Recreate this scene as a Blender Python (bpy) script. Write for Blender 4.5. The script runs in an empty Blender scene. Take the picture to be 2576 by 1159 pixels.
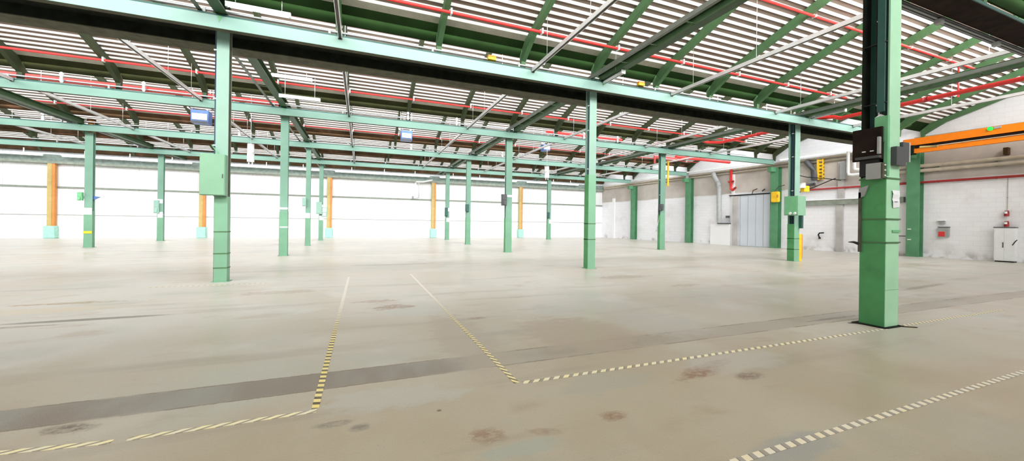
import bpy, math, random
from mathutils import Matrix, Vector
random.seed(7)
S = bpy.context.scene
COL = S.collection

# ------------------------------------------------------------------ camera (solved from the photograph)
F, YAW, PIT, ROL, CX, CY, H = 974.4577, .3802, .0004, .013, 1297.80, 562.457, 1.6
B0 = Matrix(((1, 0, 0), (0, 0, -1), (0, 1, 0)))
Ry = Matrix.Rotation(YAW, 3, 'Z')
Rp = Matrix.Rotation(PIT, 3, 'X')
Rr = Matrix.Rotation(ROL, 3, 'Z')
R = Rr @ Rp @ B0 @ Ry          # world -> right, down, forward
cam = bpy.data.cameras.new('camera')
cam.sensor_width = 36.0
cam.lens = F * 36 / 2576
cam.shift_x = (1288 - CX) / 2576
cam.shift_y = (CY - 579.5) / 2576
cam.clip_end = 300
camo = bpy.data.objects.new('camera', cam)
COL.objects.link(camo)
m3 = Matrix((R[0], -R[1], -R[2])).transposed()
camo.matrix_world = Matrix.Translation((0, 0, H)) @ m3.to_4x4()
S.camera = camo


def at(px, py, axis, val):
    """Where the line of sight through a point of the photo meets a plane of the building."""
    d = R.transposed() @ Vector(((px - CX) / F, (py - CY) / F, 1.0))
    o = (0, 0, H)
    t = (val - o[axis]) / d[axis]
    return Vector((d.x * t, d.y * t, H + d.z * t))


def wallx(y):
    return 30.0 - .05 * (y - 9)


def wl(px, py):
    d = R.transposed() @ Vector(((px - CX) / F, (py - CY) / F, 1.0))
    t = 30.45 / (d.x + .05 * d.y)
    return d.y * t, H + d.z * t


# ------------------------------------------------------------------ materials
def mat(name, col, rough=.6, metal=0.0, var=.10, scale=4.0, spec=.4, rust=None, rust_amt=.5):
    m = bpy.data.materials.new(name)
    m.use_nodes = True
    nt = m.node_tree
    b = nt.nodes['Principled BSDF']
    b.inputs['Roughness'].default_value = rough
    b.inputs['Metallic'].default_value = metal
    b.inputs['Specular IOR Level'].default_value = spec
    tc = nt.nodes.new('ShaderNodeTexCoord')
    n = nt.nodes.new('ShaderNodeTexNoise')
    n.inputs['Scale'].default_value = scale
    n.inputs['Detail'].default_value = 3
    nt.links.new(tc.outputs['Object'], n.inputs['Vector'])
    r = nt.nodes.new('ShaderNodeValToRGB')
    r.color_ramp.elements[0].position = .3
    r.color_ramp.elements[1].position = .7
    r.color_ramp.elements[0].color = [max(0, c * (1 - var)) for c in col] + [1]
    r.color_ramp.elements[1].color = [min(1, c * (1 + var)) for c in col] + [1]
    nt.links.new(n.outputs['Fac'], r.inputs['Fac'])
    out = r.outputs['Color']
    if rust:
        n2 = nt.nodes.new('ShaderNodeTexNoise')
        n2.inputs['Scale'].default_value = scale * .8
        n2.inputs['Detail'].default_value = 6
        nt.links.new(tc.outputs['Object'], n2.inputs['Vector'])
        r2 = nt.nodes.new('ShaderNodeValToRGB')
        r2.color_ramp.elements[0].position = .58
        r2.color_ramp.elements[1].position = .68
        r2.color_ramp.elements[1].color = (rust_amt,) * 3 + (1,)
        nt.links.new(n2.outputs['Fac'], r2.inputs['Fac'])
        mx = nt.nodes.new('ShaderNodeMix')
        mx.data_type = 'RGBA'
        nt.links.new(r2.outputs['Color'], mx.inputs[0])
        nt.links.new(out, mx.inputs[6])
        mx.inputs[7].default_value = (*rust, 1)
        out = mx.outputs[2]
    nt.links.new(out, b.inputs['Base Color'])
    return m


GREEN = mat('green_paint', (.17, .46, .23), .5, var=.08, scale=3, rust=(.10, .28, .12), rust_amt=.35)
MINT = mat('mint_girder_lit_paint', (.27, .445, .39), .5, var=.05, scale=.8)  # cyan hue of the light up high is mixed into the paint
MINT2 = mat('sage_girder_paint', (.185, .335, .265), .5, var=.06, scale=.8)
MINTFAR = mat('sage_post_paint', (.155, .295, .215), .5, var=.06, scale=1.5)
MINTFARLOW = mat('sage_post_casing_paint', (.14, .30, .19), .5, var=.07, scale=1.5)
MINTCOL = mat('mint_post_paint', (.26, .42, .345), .5, var=.06, scale=1.5)
TEALD = mat('dark_teal_paint', (.03, .10, .085), .5)
TIEC = mat('dark_green_tie_paint', (.034, .075, .028), .5, var=.15)
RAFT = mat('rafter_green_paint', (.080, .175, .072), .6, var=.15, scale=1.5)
GUTT = mat('deep_green_gutter', (.012, .030, .007), .9, var=.25, scale=1.2, spec=.1)
GUTO = mat('olive_gutter', (.022, .024, .008), .9, var=.25, scale=1.2, spec=.1)
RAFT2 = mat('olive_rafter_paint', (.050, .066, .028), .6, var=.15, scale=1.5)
WALLG = mat('dull_green_wall_post_paint', (.095, .27, .135), .5, var=.12, scale=2)
GUTR = mat('rusty_gutter', (.06, .035, .017), .9, spec=.1, var=.35, scale=1.2, rust=(.16, .07, .04))
STEELSHADE = mat('dark_steel_and_shade', (.014, .017, .012), .9, var=.3, spec=.1)  # dark steel; also paints the shade under girders and in recesses
DUST = mat('dusty_grey_green_steel', (.10, .10, .072), .9, var=.2, spec=.1)
DECKB = mat('brown_deck', (.235, .18, .14), .8, var=.12, scale=1)
STRIPG = mat('grey_deck_end', (.42, .40, .32), .7)
GALV = mat('galvanised_steel', (.62, .62, .62), .3, metal=.6, var=.12, scale=3)
GALVD = mat('dull_brown_steel', (.07, .055, .05), .5, metal=.3)
GREYP = mat('grey_paint', (.35, .36, .35), .5)
DGREY = mat('dark_grey_plastic', (.075, .075, .08), .5)
BLACK = mat('black_rubber', (.012, .012, .012), .6)
RED = mat('red_pipe_paint', (.72, .035, .03), .35, var=.12, scale=2)
DRED = mat('dull_red_pipe_paint', (.36, .03, .028), .5)
ORANGE = mat('orange_crane_paint', (.95, .23, .005), .4, var=.06)
YELLOW = mat('yellow_paint', (.90, .55, .02), .45)
OCHRE = mat('ochre_post_paint', (.50, .38, .14), .55, var=.1)
OCHRED = mat('orange_post_edge_paint', (.62, .25, .06), .55)
WHITE = mat('white_enamel', (.85, .86, .86), .35, var=.03)
CREAM = mat('cream_pipe_lagging', (.44, .385, .30), .7, var=.1)
CLADW = mat('white_cladding', (.86, .86, .86), .6, var=.02, scale=.6)
DOORG = mat('grey_door_steel', (.62, .67, .73), .5, var=.05, scale=.7)
CONC = mat('grey_concrete', (.46, .44, .42), .85, var=.18, scale=1.2)
TIEG = mat('grey_green_angle_steel', (.15, .165, .14), .45, metal=.3)
RAILW = mat('bright_rail_steel', (.84, .84, .85), .28, metal=.5, var=.05)
MINTC = mat('lightened_post_paint', (.40, .70, .46), .5, var=.07, scale=2)  # post paint lightened to make up for weak light on the near post
MINTLOW = mat('green_post_casing_paint', (.205, .41, .27), .5, var=.07, scale=1.5)
BOXG = mat('light_green_cabinet_paint', (.22, .41, .27), .5, var=.05)
SIDESHADE = mat('shaded_side_green', (.075, .30, .105), .5, var=.12, scale=3, rust=(.04, .14, .03), rust_amt=.5)  # post green darkened to paint in the shaded sides
EAVE = mat('eaves_grey_green', (.20, .25, .22), .7, var=.2)
LINT = mat('grey_green_lintel', (.25, .28, .23), .7, var=.15)
BLUE = mat('blue_casing', (.07, .14, .34), .4)
PAPER = mat('white_paper', (.85, .85, .88), .7, var=.03)
NAVY = mat('navy_conduit', (.03, .06, .11), .45)
BRONZE = mat('brown_board', (.022, .014, .011), .9, var=.3, spec=.1)
SKIRT = mat('mint_footing_paint', (.36, .66, .54), .6)


def trans_mat(name, col, k, dif):
    m = bpy.data.materials.new(name)
    m.use_nodes = True
    nt = m.node_tree
    nt.nodes.clear()
    o = nt.nodes.new('ShaderNodeOutputMaterial')
    t = nt.nodes.new('ShaderNodeBsdfTranslucent')
    d = nt.nodes.new('ShaderNodeBsdfDiffuse')
    mx = nt.nodes.new('ShaderNodeMixShader')
    n = nt.nodes.new('ShaderNodeTexNoise')
    n.inputs['Scale'].default_value = 1.5
    r = nt.nodes.new('ShaderNodeValToRGB')
    r.color_ramp.elements[0].color = [c * .93 for c in col] + [1]
    r.color_ramp.elements[1].color = [*col, 1]
    tc = nt.nodes.new('ShaderNodeTexCoord')
    nt.links.new(tc.outputs['Object'], n.inputs['Vector'])
    nt.links.new(n.outputs['Fac'], r.inputs['Fac'])
    nt.links.new(r.outputs['Color'], t.inputs['Color'])
    d.inputs['Color'].default_value = (*dif, 1)
    mx.inputs[0].default_value = k
    nt.links.new(d.outputs[0], mx.inputs[1])
    nt.links.new(t.outputs[0], mx.inputs[2])
    nt.links.new(mx.outputs[0], o.inputs['Surface'])
    return m


STRIPGLOW = trans_mat('brightened_white_strip', (.97, .95, .91), .50, (.9, .88, .84))  # white deck strips, made translucent only to brighten them
GLASS = trans_mat('frosted_wired_glass', (.93, .96, .98), .8, (.8, .85, .85))


def emit_mat(name, col, s):
    m = bpy.data.materials.new(name)
    m.use_nodes = True
    b = m.node_tree.nodes['Principled BSDF']
    b.inputs['Base Color'].default_value = (*col, 1)
    b.inputs['Emission Color'].default_value = (*col, 1)
    b.inputs['Emission Strength'].default_value = s
    return m


TUBE = emit_mat('lit_fluorescent_tube', (.95, .96, 1.0), 1.6)
LEDG = emit_mat('green_signal_lamp', (.02, .9, .08), .7)


# ------------------------------------------------------------------ node expression helper for floor, tape and brick walls
class NG:
    def __init__(s, m):
        s.nt = m.node_tree
        s.L = s.nt.links

    def put(s, sock, v):
        if isinstance(v, (int, float)):
            sock.default_value = v
        elif isinstance(v, tuple):
            sock.default_value = v if len(v) == len(sock.default_value) else (*v, 1)
        else:
            s.L.new(v, sock)

    def math(s, op, a, b=0.0, clamp=False):
        n = s.nt.nodes.new('ShaderNodeMath')
        n.operation = op
        n.use_clamp = clamp
        s.put(n.inputs[0], a)
        s.put(n.inputs[1], b)
        return n.outputs[0]

    def step(s, v, a, b, lo=0.0, hi=1.0):
        n = s.nt.nodes.new('ShaderNodeMapRange')
        n.interpolation_type = 'SMOOTHSTEP'
        s.put(n.inputs[0], v)
        for i, x in zip((1, 2, 3, 4), (a, b, lo, hi)):
            n.inputs[i].default_value = x
        return n.outputs[0]

    def mix(s, f, a, b):
        n = s.nt.nodes.new('ShaderNodeMix')
        n.data_type = 'RGBA'
        s.put(n.inputs[0], f)
        s.put(n.inputs[6], a)
        s.put(n.inputs[7], b)
        return n.outputs[2]

    def noise(s, vec, scale, detail=4, rough=.55):
        n = s.nt.nodes.new('ShaderNodeTexNoise')
        n.inputs['Scale'].default_value = scale
        n.inputs['Detail'].default_value = detail
        n.inputs['Roughness'].default_value = rough
        s.L.new(vec, n.inputs['Vector'])
        return n.outputs['Fac']

    def mapping(s, vec, loc=(0, 0, 0), rot=0.0, sc=(1, 1, 1)):
        n = s.nt.nodes.new('ShaderNodeMapping')
        n.inputs['Location'].default_value = loc
        n.inputs['Rotation'].default_value = (0, 0, rot)
        n.inputs['Scale'].default_value = sc
        s.L.new(vec, n.inputs['Vector'])
        return n.outputs[0]


def new_mat(name, rough=.6, spec=.4):
    m = bpy.data.materials.new(name)
    m.use_nodes = True
    b = m.node_tree.nodes['Principled BSDF']
    b.inputs['Roughness'].default_value = rough
    b.inputs['Specular IOR Level'].default_value = spec
    g = NG(m)
    g.bsdf = b
    tc = m.node_tree.nodes.new('ShaderNodeTexCoord')
    g.obj = tc.outputs['Object']
    sx = m.node_tree.nodes.new('ShaderNodeSeparateXYZ')
    g.L.new(g.obj, sx.inputs[0])
    g.x, g.y, g.z = sx.outputs
    return m, g


def floor_material():
    m, g = new_mat('worn_concrete_floor', .5, .35)
    n1 = g.noise(g.obj, .33, 5)
    n2 = g.noise(g.mapping(g.obj, (31, 7, 0)), .55, 5)
    n3 = g.noise(g.mapping(g.obj, (3, 17, 0), .2, (.8, 1.6, 1)), 1.1, 6, .6)
    nf = g.noise(g.obj, 14, 5, .7)
    nff = g.noise(g.obj, 55, 3, .7)
    nA = g.noise(g.mapping(g.obj, (1, 3, 0), 0, (1, 1.6, 1)), 3.5, 5, .65)
    nB = g.noise(g.mapping(g.obj, (4, 9, 0), 0, (1, 1.5, 1)), 11, 5, .7)
    c = g.mix(g.step(n1, .40, .60), (.56, .505, .43), (.62, .59, .545))
    c = g.mix(g.step(n2, .50, .66, 0, .75), c, (.51, .515, .465))
    c = g.mix(g.step(n3, .56, .70, 0, .55), c, (.46, .375, .295))
    c = g.mix(g.step(g.noise(g.mapping(g.obj, (9, 40, 0)), .8, 4), .54, .68, 0, .5), c, (.67, .66, .63))
    # long worn streaks that run with the trench
    st = g.noise(g.mapping(g.obj, (0, 5, 0), 0, (.16, 1.5, 1)), 1.2, 4)
    c = g.mix(g.step(st, .54, .70, 0, .45), c, (.34, .30, .265))
    # brown tint over the near floor, painting in its dimmer light
    dv = g.nt.nodes.new('ShaderNodeVectorMath')
    dv.operation = 'LENGTH'
    g.L.new(g.mapping(g.obj, (-1.5, 0, 0), 0, (.75, 1, 1)), dv.inputs[0])
    dd = g.math('ADD', dv.outputs['Value'], g.math('MULTIPLY', g.math('SUBTRACT', n2, .5), 7.0))
    nt2 = g.nt.nodes.new('ShaderNodeMix')
    nt2.data_type = 'RGBA'
    nt2.blend_type = 'MULTIPLY'
    g.put(nt2.inputs[0], g.step(dd, 2.0, 9.0, 1.0, 0))
    g.put(nt2.inputs[6], c)
    nt2.inputs[7].default_value = (.735, .66, .51, 1)
    c = nt2.outputs[2]
    yn = g.math('ADD', g.y, g.math('MULTIPLY', g.math('SUBTRACT', nf, .5), .05))
    # filled trench across the floor
    band = g.math('MULTIPLY', g.step(yn, 4.09, 4.13), g.step(yn, 4.50, 4.54, 1, 0))
    yb = g.math('ADD', g.y, g.math('MULTIPLY', g.x, -.012))
    wk = g.step(g.x, .6, 1.6, .92, .38)
    tcol = g.mix(g.step(g.noise(g.mapping(g.obj, (2, 0, 0), 0, (1, .3, 1)), .9, 4), .42, .58), (.20, .155, .125), (.26, .245, .21))
    c = g.mix(g.math('MULTIPLY', band, wk), c, tcol)
    crackn = g.step(g.noise(g.mapping(g.obj, (5, 5, 0), 0, (1, .2, 1)), 1.6, 5), .38, .56, .15, .9)
    for yy in (4.10, 4.53):
        ln = g.math('MULTIPLY', g.step(yn, yy - .022, yy - .006), g.step(yn, yy + .006, yy + .022, 1, 0))
        c = g.mix(g.math('MULTIPLY', ln, crackn), c, (.17, .115, .075))
    # stains: x, y, rx, ry, turn, colour, strength, raggedness
    def stain(px, py, rx, ry, rot, col, k, rag=.55, fine=True):
        nonlocal c
        p = at(px, py, 2, 0)
        v = g.mapping(g.obj, (0, 0, 0))
        n = g.nt.nodes.new('ShaderNodeVectorMath')
        n.operation = 'SUBTRACT'
        g.L.new(g.obj, n.inputs[0])
        n.inputs[1].default_value = (p.x, p.y, 0)
        mp = g.mapping(n.outputs[0], (0, 0, 0), rot, (1, 1, 1))
        mp2 = g.mapping(mp, (0, 0, 0), 0, (1 / rx, 1 / ry, 0))
        ln = g.nt.nodes.new('ShaderNodeVectorMath')
        ln.operation = 'LENGTH'
        g.L.new(mp2, ln.inputs[0])
        nn = n3 if rx > 1 else (nA if rx > .3 else nB)
        d = g.math('ADD', ln.outputs['Value'], g.math('MULTIPLY', g.math('SUBTRACT', nn, .5), rag * 4.5))
        f = g.step(d, .60, 1.10, min(1, k * 1.35), 0)
        if fine:
            f = g.math('MULTIPLY', f, g.step(nB, .40, .58, .35, 1))
        c = g.mix(f, c, col)
    RB = (.25, .125, .06)
    stain(985, 772, .45, .22, 0, RB, .65)
    stain(940, 758, .5, .15, 0, RB, .5)
    stain(1200, 800, .18, .10, 0, RB, .6)
    stain(1570, 696, 1.0, .35, 0, RB, .45, .5)
    stain(1725, 717, .6, .2, 0, RB, .35)
    stain(700, 735, .9, .25, 0, RB, .35)
    stain(1770, 930, .55, .13, -.25, RB, .75)
    stain(1885, 945, .20, .10, 0, (.16, .08, .05), .85)
    stain(1545, 1046, .13, .09, 0, RB, .7)
    stain(1225, 1095, .17, .12, .3, RB, .6)
    stain(1370, 1085, .16, .06, .4, RB, .4)
    stain(170, 1078, .20, .09, .2, (.15, .10, .07), .8)
    stain(840, 1066, .16, .06, 0, (.22, .185, .14), .75, .35)
    stain(905, 1075, .09, .07, 0, (.23, .185, .14), .85, .3)
    stain(1105, 1032, .022, .022, 0, (.12, .11, .06), .8, .2, False)
    stain(185, 762, .8, .12, 0, (.36, .24, .12), .7)
    stain(90, 782, 1.5, .3, 0, (.62, .54, .43), .65, .3, False)
    stain(225, 803, 1.15, .10, 0, (.25, .225, .2), .8, .15, False)
    stain(0, 825, .8, .07, 0, (.25, .19, .14), .6, .2)
    stain(1450, 835, .9, 1.1, -.1, (.40, .305, .22), .6, .35, False)
    stain(1170, 850, .45, 1.6, 0, (.41, .33, .255), .45, .4, False)
    stain(980, 1000, .75, .28, .1, (.50, .49, .435), .5, .5, False)
    stain(1650, 810, .8, .9, 0, (.50, .475, .43), .5, .3, False)
    stain(1850, 905, .8, .35, 0, (.50, .47, .42), .45, .3, False)
    stain(1520, 960, .6, .25, 0, (.36, .355, .28), .4, .5, False)
    stain(2000, 1125, .5, .15, 0, (.30, .31, .285), .55, .3, False)
    stain(1320, 1125, .35, .1, 0, (.37, .39, .32), .55, .3, False)
    stain(2330, 720, 1.6, .12, -.1, (.22, .17, .14), .6, .3)
    stain(2100, 800, .9, .05, 0, (.16, .12, .10), .7, .25)
    stain(1015, 640, 2.6, .35, 0, (.68, .66, .63), .45, .3, False)
    stain(70, 622, 1.5, .25, 0, (.75, .74, .72), .5, .3, False)
    stain(420, 632, 1.6, .2, 0, (.24, .225, .22), .5, .3, False)
    stain(990, 665, 1.6, .25, 0, (.25, .20, .17), .45, .4)
    dark = g.step(nff, .30, .44, .34, 0)
    c = g.mix(dark, c, (.20, .16, .12))
    c = g.mix(g.step(g.noise(g.obj, 170, 2, .6), .35, .65, 0, .24), c, (.64, .60, .53))
    g.put(g.bsdf.inputs['Base Color'], c)
    g.put(g.bsdf.inputs['Roughness'], g.step(n1, .35, .65, .30, .46))
    bp = g.nt.nodes.new('ShaderNodeBump')
    bp.inputs['Strength'].default_value = .12
    bp.inputs['Distance'].default_value = .02
    g.L.new(nf, bp.inputs['Height'])
    g.L.new(bp.outputs[0], g.bsdf.inputs['Normal'])
    return m


def tape_material(name, yellow, dark, duty, slant, wear, along, fade=None, worn=(.38, .33, .27), period=.115):
    """Hazard stripes slanting across a strip; along = 0 when the strip runs in x, 1 when in y."""
    m, g = new_mat(name, .5)
    a, b = (g.x, g.y) if along == 0 else (g.y, g.x)
    u = g.math('ADD', g.math('DIVIDE', a, period), g.math('MULTIPLY', b, slant / .056))
    fr = g.math('FRACT', g.math('ADD', u, 100.0))
    on = g.math('MULTIPLY', g.step(fr, .02, .06), g.step(fr, duty - .02, duty + .02, 1, 0))
    rim = g.math('MULTIPLY', g.step(fr, duty, duty + .03), g.step(fr, duty + .06, duty + .12, 1, 0))
    w = g.step(g.noise(g.obj, 5, 4), .38, .62, 0, wear)
    dw = g.step(g.noise(g.obj, 3, 3), .40, .60, wear * .6, min(1, wear * 1.5))
    if fade:
        f = g.step(a, fade[0], fade[1])
        w = g.math('MAXIMUM', w, f)
        dw = g.math('MAXIMUM', dw, g.math('MULTIPLY', f, .9))
    yl = g.mix(w, yellow, (.82, .77, .70))
    dk = g.mix(dw, dark, worn)
    if fade:
        dk = g.mix(g.step(a, fade[0] + 1.5, fade[1] + 1), dk, (.74, .69, .61))
    dk = g.mix(g.math('MULTIPLY', rim, .6), dk, (.10, .08, .05))
    g.put(g.bsdf.inputs['Base Color'], g.mix(on, dk, yl))
    return m


def brick_material():
    m, g = new_mat('whitewashed_brick', .8, .25)
    v = g.nt.nodes.new('ShaderNodeCombineXYZ')
    g.L.new(g.y, v.inputs[0])
    g.L.new(g.z, v.inputs[1])
    br = g.nt.nodes.new('ShaderNodeTexBrick')
    br.inputs['Scale'].default_value = 1
    br.inputs['Brick Width'].default_value = .5
    br.inputs['Row Height'].default_value = .25
    br.inputs['Mortar Size'].default_value = .014
    br.inputs['Mortar Smooth'].default_value = .5
    br.inputs['Color1'].default_value = (.87, .865, .89, 1)
    br.inputs['Color2'].default_value = (.84, .835, .86, 1)
    br.inputs['Mortar'].default_value = (.80, .79, .80, 1)
    g.L.new(v.outputs[0], br.inputs['Vector'])
    c = br.outputs['Color']
    nz = g.noise(g.obj, .7, 5)
    c = g.mix(g.step(nz, .5, .75, 0, .35), c, (.58, .55, .52))
    # unpainted beige courses above the whitewash line
    zz = g.math('ADD', g.z, g.math('MULTIPLY', g.math('SUBTRACT', g.noise(g.obj, .5, 3), .5), .25))
    up = g.math('MULTIPLY', g.step(zz, 4.30, 4.42), g.step(zz, 6.3, 6.5, 1, 0))
    c = g.mix(g.math('MULTIPLY', up, .8), c, g.mix(g.step(nz, .35, .65), (.50, .44, .37), (.40, .34, .28)))
    low = g.math('MULTIPLY', g.step(g.z, .0, .55, 1, 0), g.step(g.noise(g.obj, 1.4, 5), .48, .66, 0, .7))
    c = g.mix(low, c, (.30, .25, .22))
    g.put(g.bsdf.inputs['Base Color'], c)
    bp = g.nt.nodes.new('ShaderNodeBump')
    bp.inputs['Strength'].default_value = .12
    bp.inputs['Distance'].default_value = .02
    g.L.new(br.outputs['Fac'], bp.inputs['Height'])
    bp.invert = True
    g.L.new(bp.outputs[0], g.bsdf.inputs['Normal'])
    return m


def clad_material():
    m, g = new_mat('white_ribbed_cladding', .55, .3)
    fr = g.math('FRACT', g.math('ADD', g.math('DIVIDE', g.x, .33), 100.0))
    ln = g.step(g.math('ABSOLUTE', g.math('SUBTRACT', fr, .5)), .42, .5, 0, .22)
    big = g.math('FRACT', g.math('ADD', g.math('DIVIDE', g.x, 4.0), 100.3))
    ln2 = g.step(g.math('ABSOLUTE', g.math('SUBTRACT', big, .5)), .494, .498, 0, .55)
    hi = g.step(g.z, 1.75, 1.9, .25, 1)
    c = g.mix(g.math('MULTIPLY', ln, hi), (.88, .88, .88), (.62, .61, .60))
    c = g.mix(g.math('MULTIPLY', ln2, hi), c, (.45, .44, .43))
    nz = g.noise(g.mapping(g.obj, (0, 0, 0), 0, (2, 1, .25)), .8, 4)
    c = g.mix(g.step(nz, .54, .74, 0, .22), c, (.66, .62, .57))
    g.put(g.bsdf.inputs['Base Color'], c)
    return m


# ------------------------------------------------------------------ mesh helper
class MB:
    def __init__(s):
        s.v, s.f, s.mi, s.sm = [], [], [], []

    def face(s, idx, mi=0, sm=False):
        s.f.append(idx)
        s.mi.append(mi)
        s.sm.append(sm)

    def box(s, x0, x1, y0, y1, z0, z1, mi=0):
        b = len(s.v)
        s.v += [(x0, y0, z0), (x1, y0, z0), (x1, y1, z0), (x0, y1, z0), (x0, y0, z1), (x1, y0, z1), (x1, y1, z1), (x0, y1, z1)]
        for q in ((0, 3, 2, 1), (4, 5, 6, 7), (0, 1, 5, 4), (1, 2, 6, 5), (2, 3, 7, 6), (3, 0, 4, 7)):
            s.face([b + i for i in q], mi)
        return s

    def quad(s, a, b, c, d, mi=0):
        n = len(s.v)
        s.v += [tuple(a), tuple(b), tuple(c), tuple(d)]
        s.face([n, n + 1, n + 2, n + 3], mi)
        return s

    def prism(s, pts, axis, a, b, mi=0):
        """Extrude a closed outline along one axis; pts are the other two coordinates in order."""
        n = len(s.v)
        k = len(pts)
        for t in (a, b):
            for p in pts:
                q = list(p)
                q.insert(axis, t)
                s.v.append(tuple(q))
        for i in range(k):
            j = (i + 1) % k
            s.face([n + i, n + j, n + k + j, n + k + i], mi)
        s.face([n + i for i in range(k)][::-1], mi)
        s.face([n + k + i for i in range(k)], mi)
        return s

    def tube(s, pts, r, seg=8, mi=0, cap=True):
        pts = [Vector(p) for p in pts]
        n0 = len(s.v)
        for i, p in enumerate(pts):
            if i == 0:
                d = pts[1] - p
            elif i == len(pts) - 1:
                d = p - pts[-2]
            else:
                d = (pts[i + 1] - p).normalized() + (p - pts[i - 1]).normalized()
            d.normalize()
            up = Vector((0, 0, 1)) if abs(d.z) < .9 else Vector((1, 0, 0))
            a = d.cross(up).normalized()
            b = d.cross(a)
            rr = r[i] if isinstance(r, (list, tuple)) else r
            for k in range(seg):
                t = 2 * math.pi * k / seg
                s.v.append(tuple(p + a * rr * math.cos(t) + b * rr * math.sin(t)))
        for i in range(len(pts) - 1):
            for k in range(seg):
                k2 = (k + 1) % seg
                s.face([n0 + i * seg + k, n0 + i * seg + k2, n0 + (i + 1) * seg + k2, n0 + (i + 1) * seg + k], mi, True)
        if cap:
            s.face([n0 + k for k in range(seg)], mi)
            e = n0 + (len(pts) - 1) * seg
            s.face([e + k for k in range(seg)][::-1], mi)
        return s

    def mesh(s, name, mats, off=(0, 0, 0)):
        me = bpy.data.meshes.new(name)
        me.from_pydata([(x - off[0], y - off[1], z - off[2]) for x, y, z in s.v], [], s.f)
        for m in (mats if isinstance(mats, (list, tuple)) else [mats]):
            me.materials.append(m)
        me.polygons.foreach_set('material_index', s.mi)
        me.polygons.foreach_set('use_smooth', s.sm)
        me.update()
        return me


def wloc(o):
    v = Vector(o.location)
    while o.parent:
        o = o.parent
        v += Vector(o.location)
    return v


def part(name, mb, mats, parent, loc=None, bevel=0):
    """A child mesh; mb is in world coordinates and loc is where its own origin goes."""
    base = wloc(parent)
    loc = Vector(loc) if loc is not None else base
    o = bpy.data.objects.new(name, mb.mesh(name, mats, loc))
    COL.objects.link(o)
    o.parent = parent
    o.location = loc - base
    if bevel:
        bm = o.modifiers.new('bevel', 'BEVEL')
        bm.width = bevel
        bm.segments = 2
    return o


def solo(name, mb, mats, label, cat, loc, group=None, kind='thing', bevel=0):
    o = bpy.data.objects.new(name, mb.mesh(name, mats, loc))
    COL.objects.link(o)
    o.location = loc
    tag(o, label, cat, group, kind)
    if bevel:
        bm = o.modifiers.new('bevel', 'BEVEL')
        bm.width = bevel
        bm.segments = 2
    return o


def tag(o, label=None, cat=None, group=None, kind=None):
    for k, v in (('label', label), ('category', cat), ('group', group), ('kind', kind)):
        if v:
            o[k] = v


def thing(name, label, cat, loc, group=None, kind='thing'):
    o = bpy.data.objects.new(name, None)
    COL.objects.link(o)
    o.location = loc
    o.empty_display_size = .2
    tag(o, label, cat, group, kind)
    return o


def copy_part(o, dx, dy=0, dz=0):
    c = o.copy()
    COL.objects.link(c)
    c.parent = o.parent
    c.location = Vector(o.location) + Vector((dx, dy, dz))
    return c


# ------------------------------------------------------------------ the setting
XL, YF = -31.0, 41.6
fl = solo('floor', MB().box(XL - 1, 33, -7, YF + .4, -.2, 0), floor_material(), 'worn beige concrete hall floor with stains and a filled trench', 'floor', (0, 0, 0), kind='structure')
brick = brick_material()
y0, y1 = -7.0, YF + .3
wr = MB().prism([(wallx(y0), y0), (wallx(y1), y1), (wallx(y1) + .35, y1), (wallx(y0) + .35, y0)], 2, 0, 10.6)
solo('wall_right', wr, brick, 'whitewashed brick side wall of the hall with grimy upper courses', 'wall', (0, 0, 0), kind='structure')
solo('wall_far', MB().box(XL - .5, wallx(YF) + .3, YF, YF + .3, 0, 9.0), clad_material(), 'white sheet-clad end wall behind the ochre posts', 'wall', (0, 0, 0), kind='structure')
solo('wall_back', MB().box(XL - .3, wallx(-7) + .3, -7.3, -7, 0, 10.6), CLADW, 'plain white end wall behind the camera', 'wall', (0, 0, 0), kind='structure')
solo('wall_left', MB().box(XL - .3, XL, -7, YF + .3, 0, 10.4), CLADW, 'plain white side wall out of view', 'wall', (0, 0, 0), kind='structure')

# ------------------------------------------------------------------ saw-tooth roof
YFR = [3.9, 11.46, 19.75, 27.75, 35.3, 41.15]          # front face of every girder row
SL = .323


def zdeck(y, yf):
    return 7.75 + SL * (yf - .46 - y)


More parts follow.
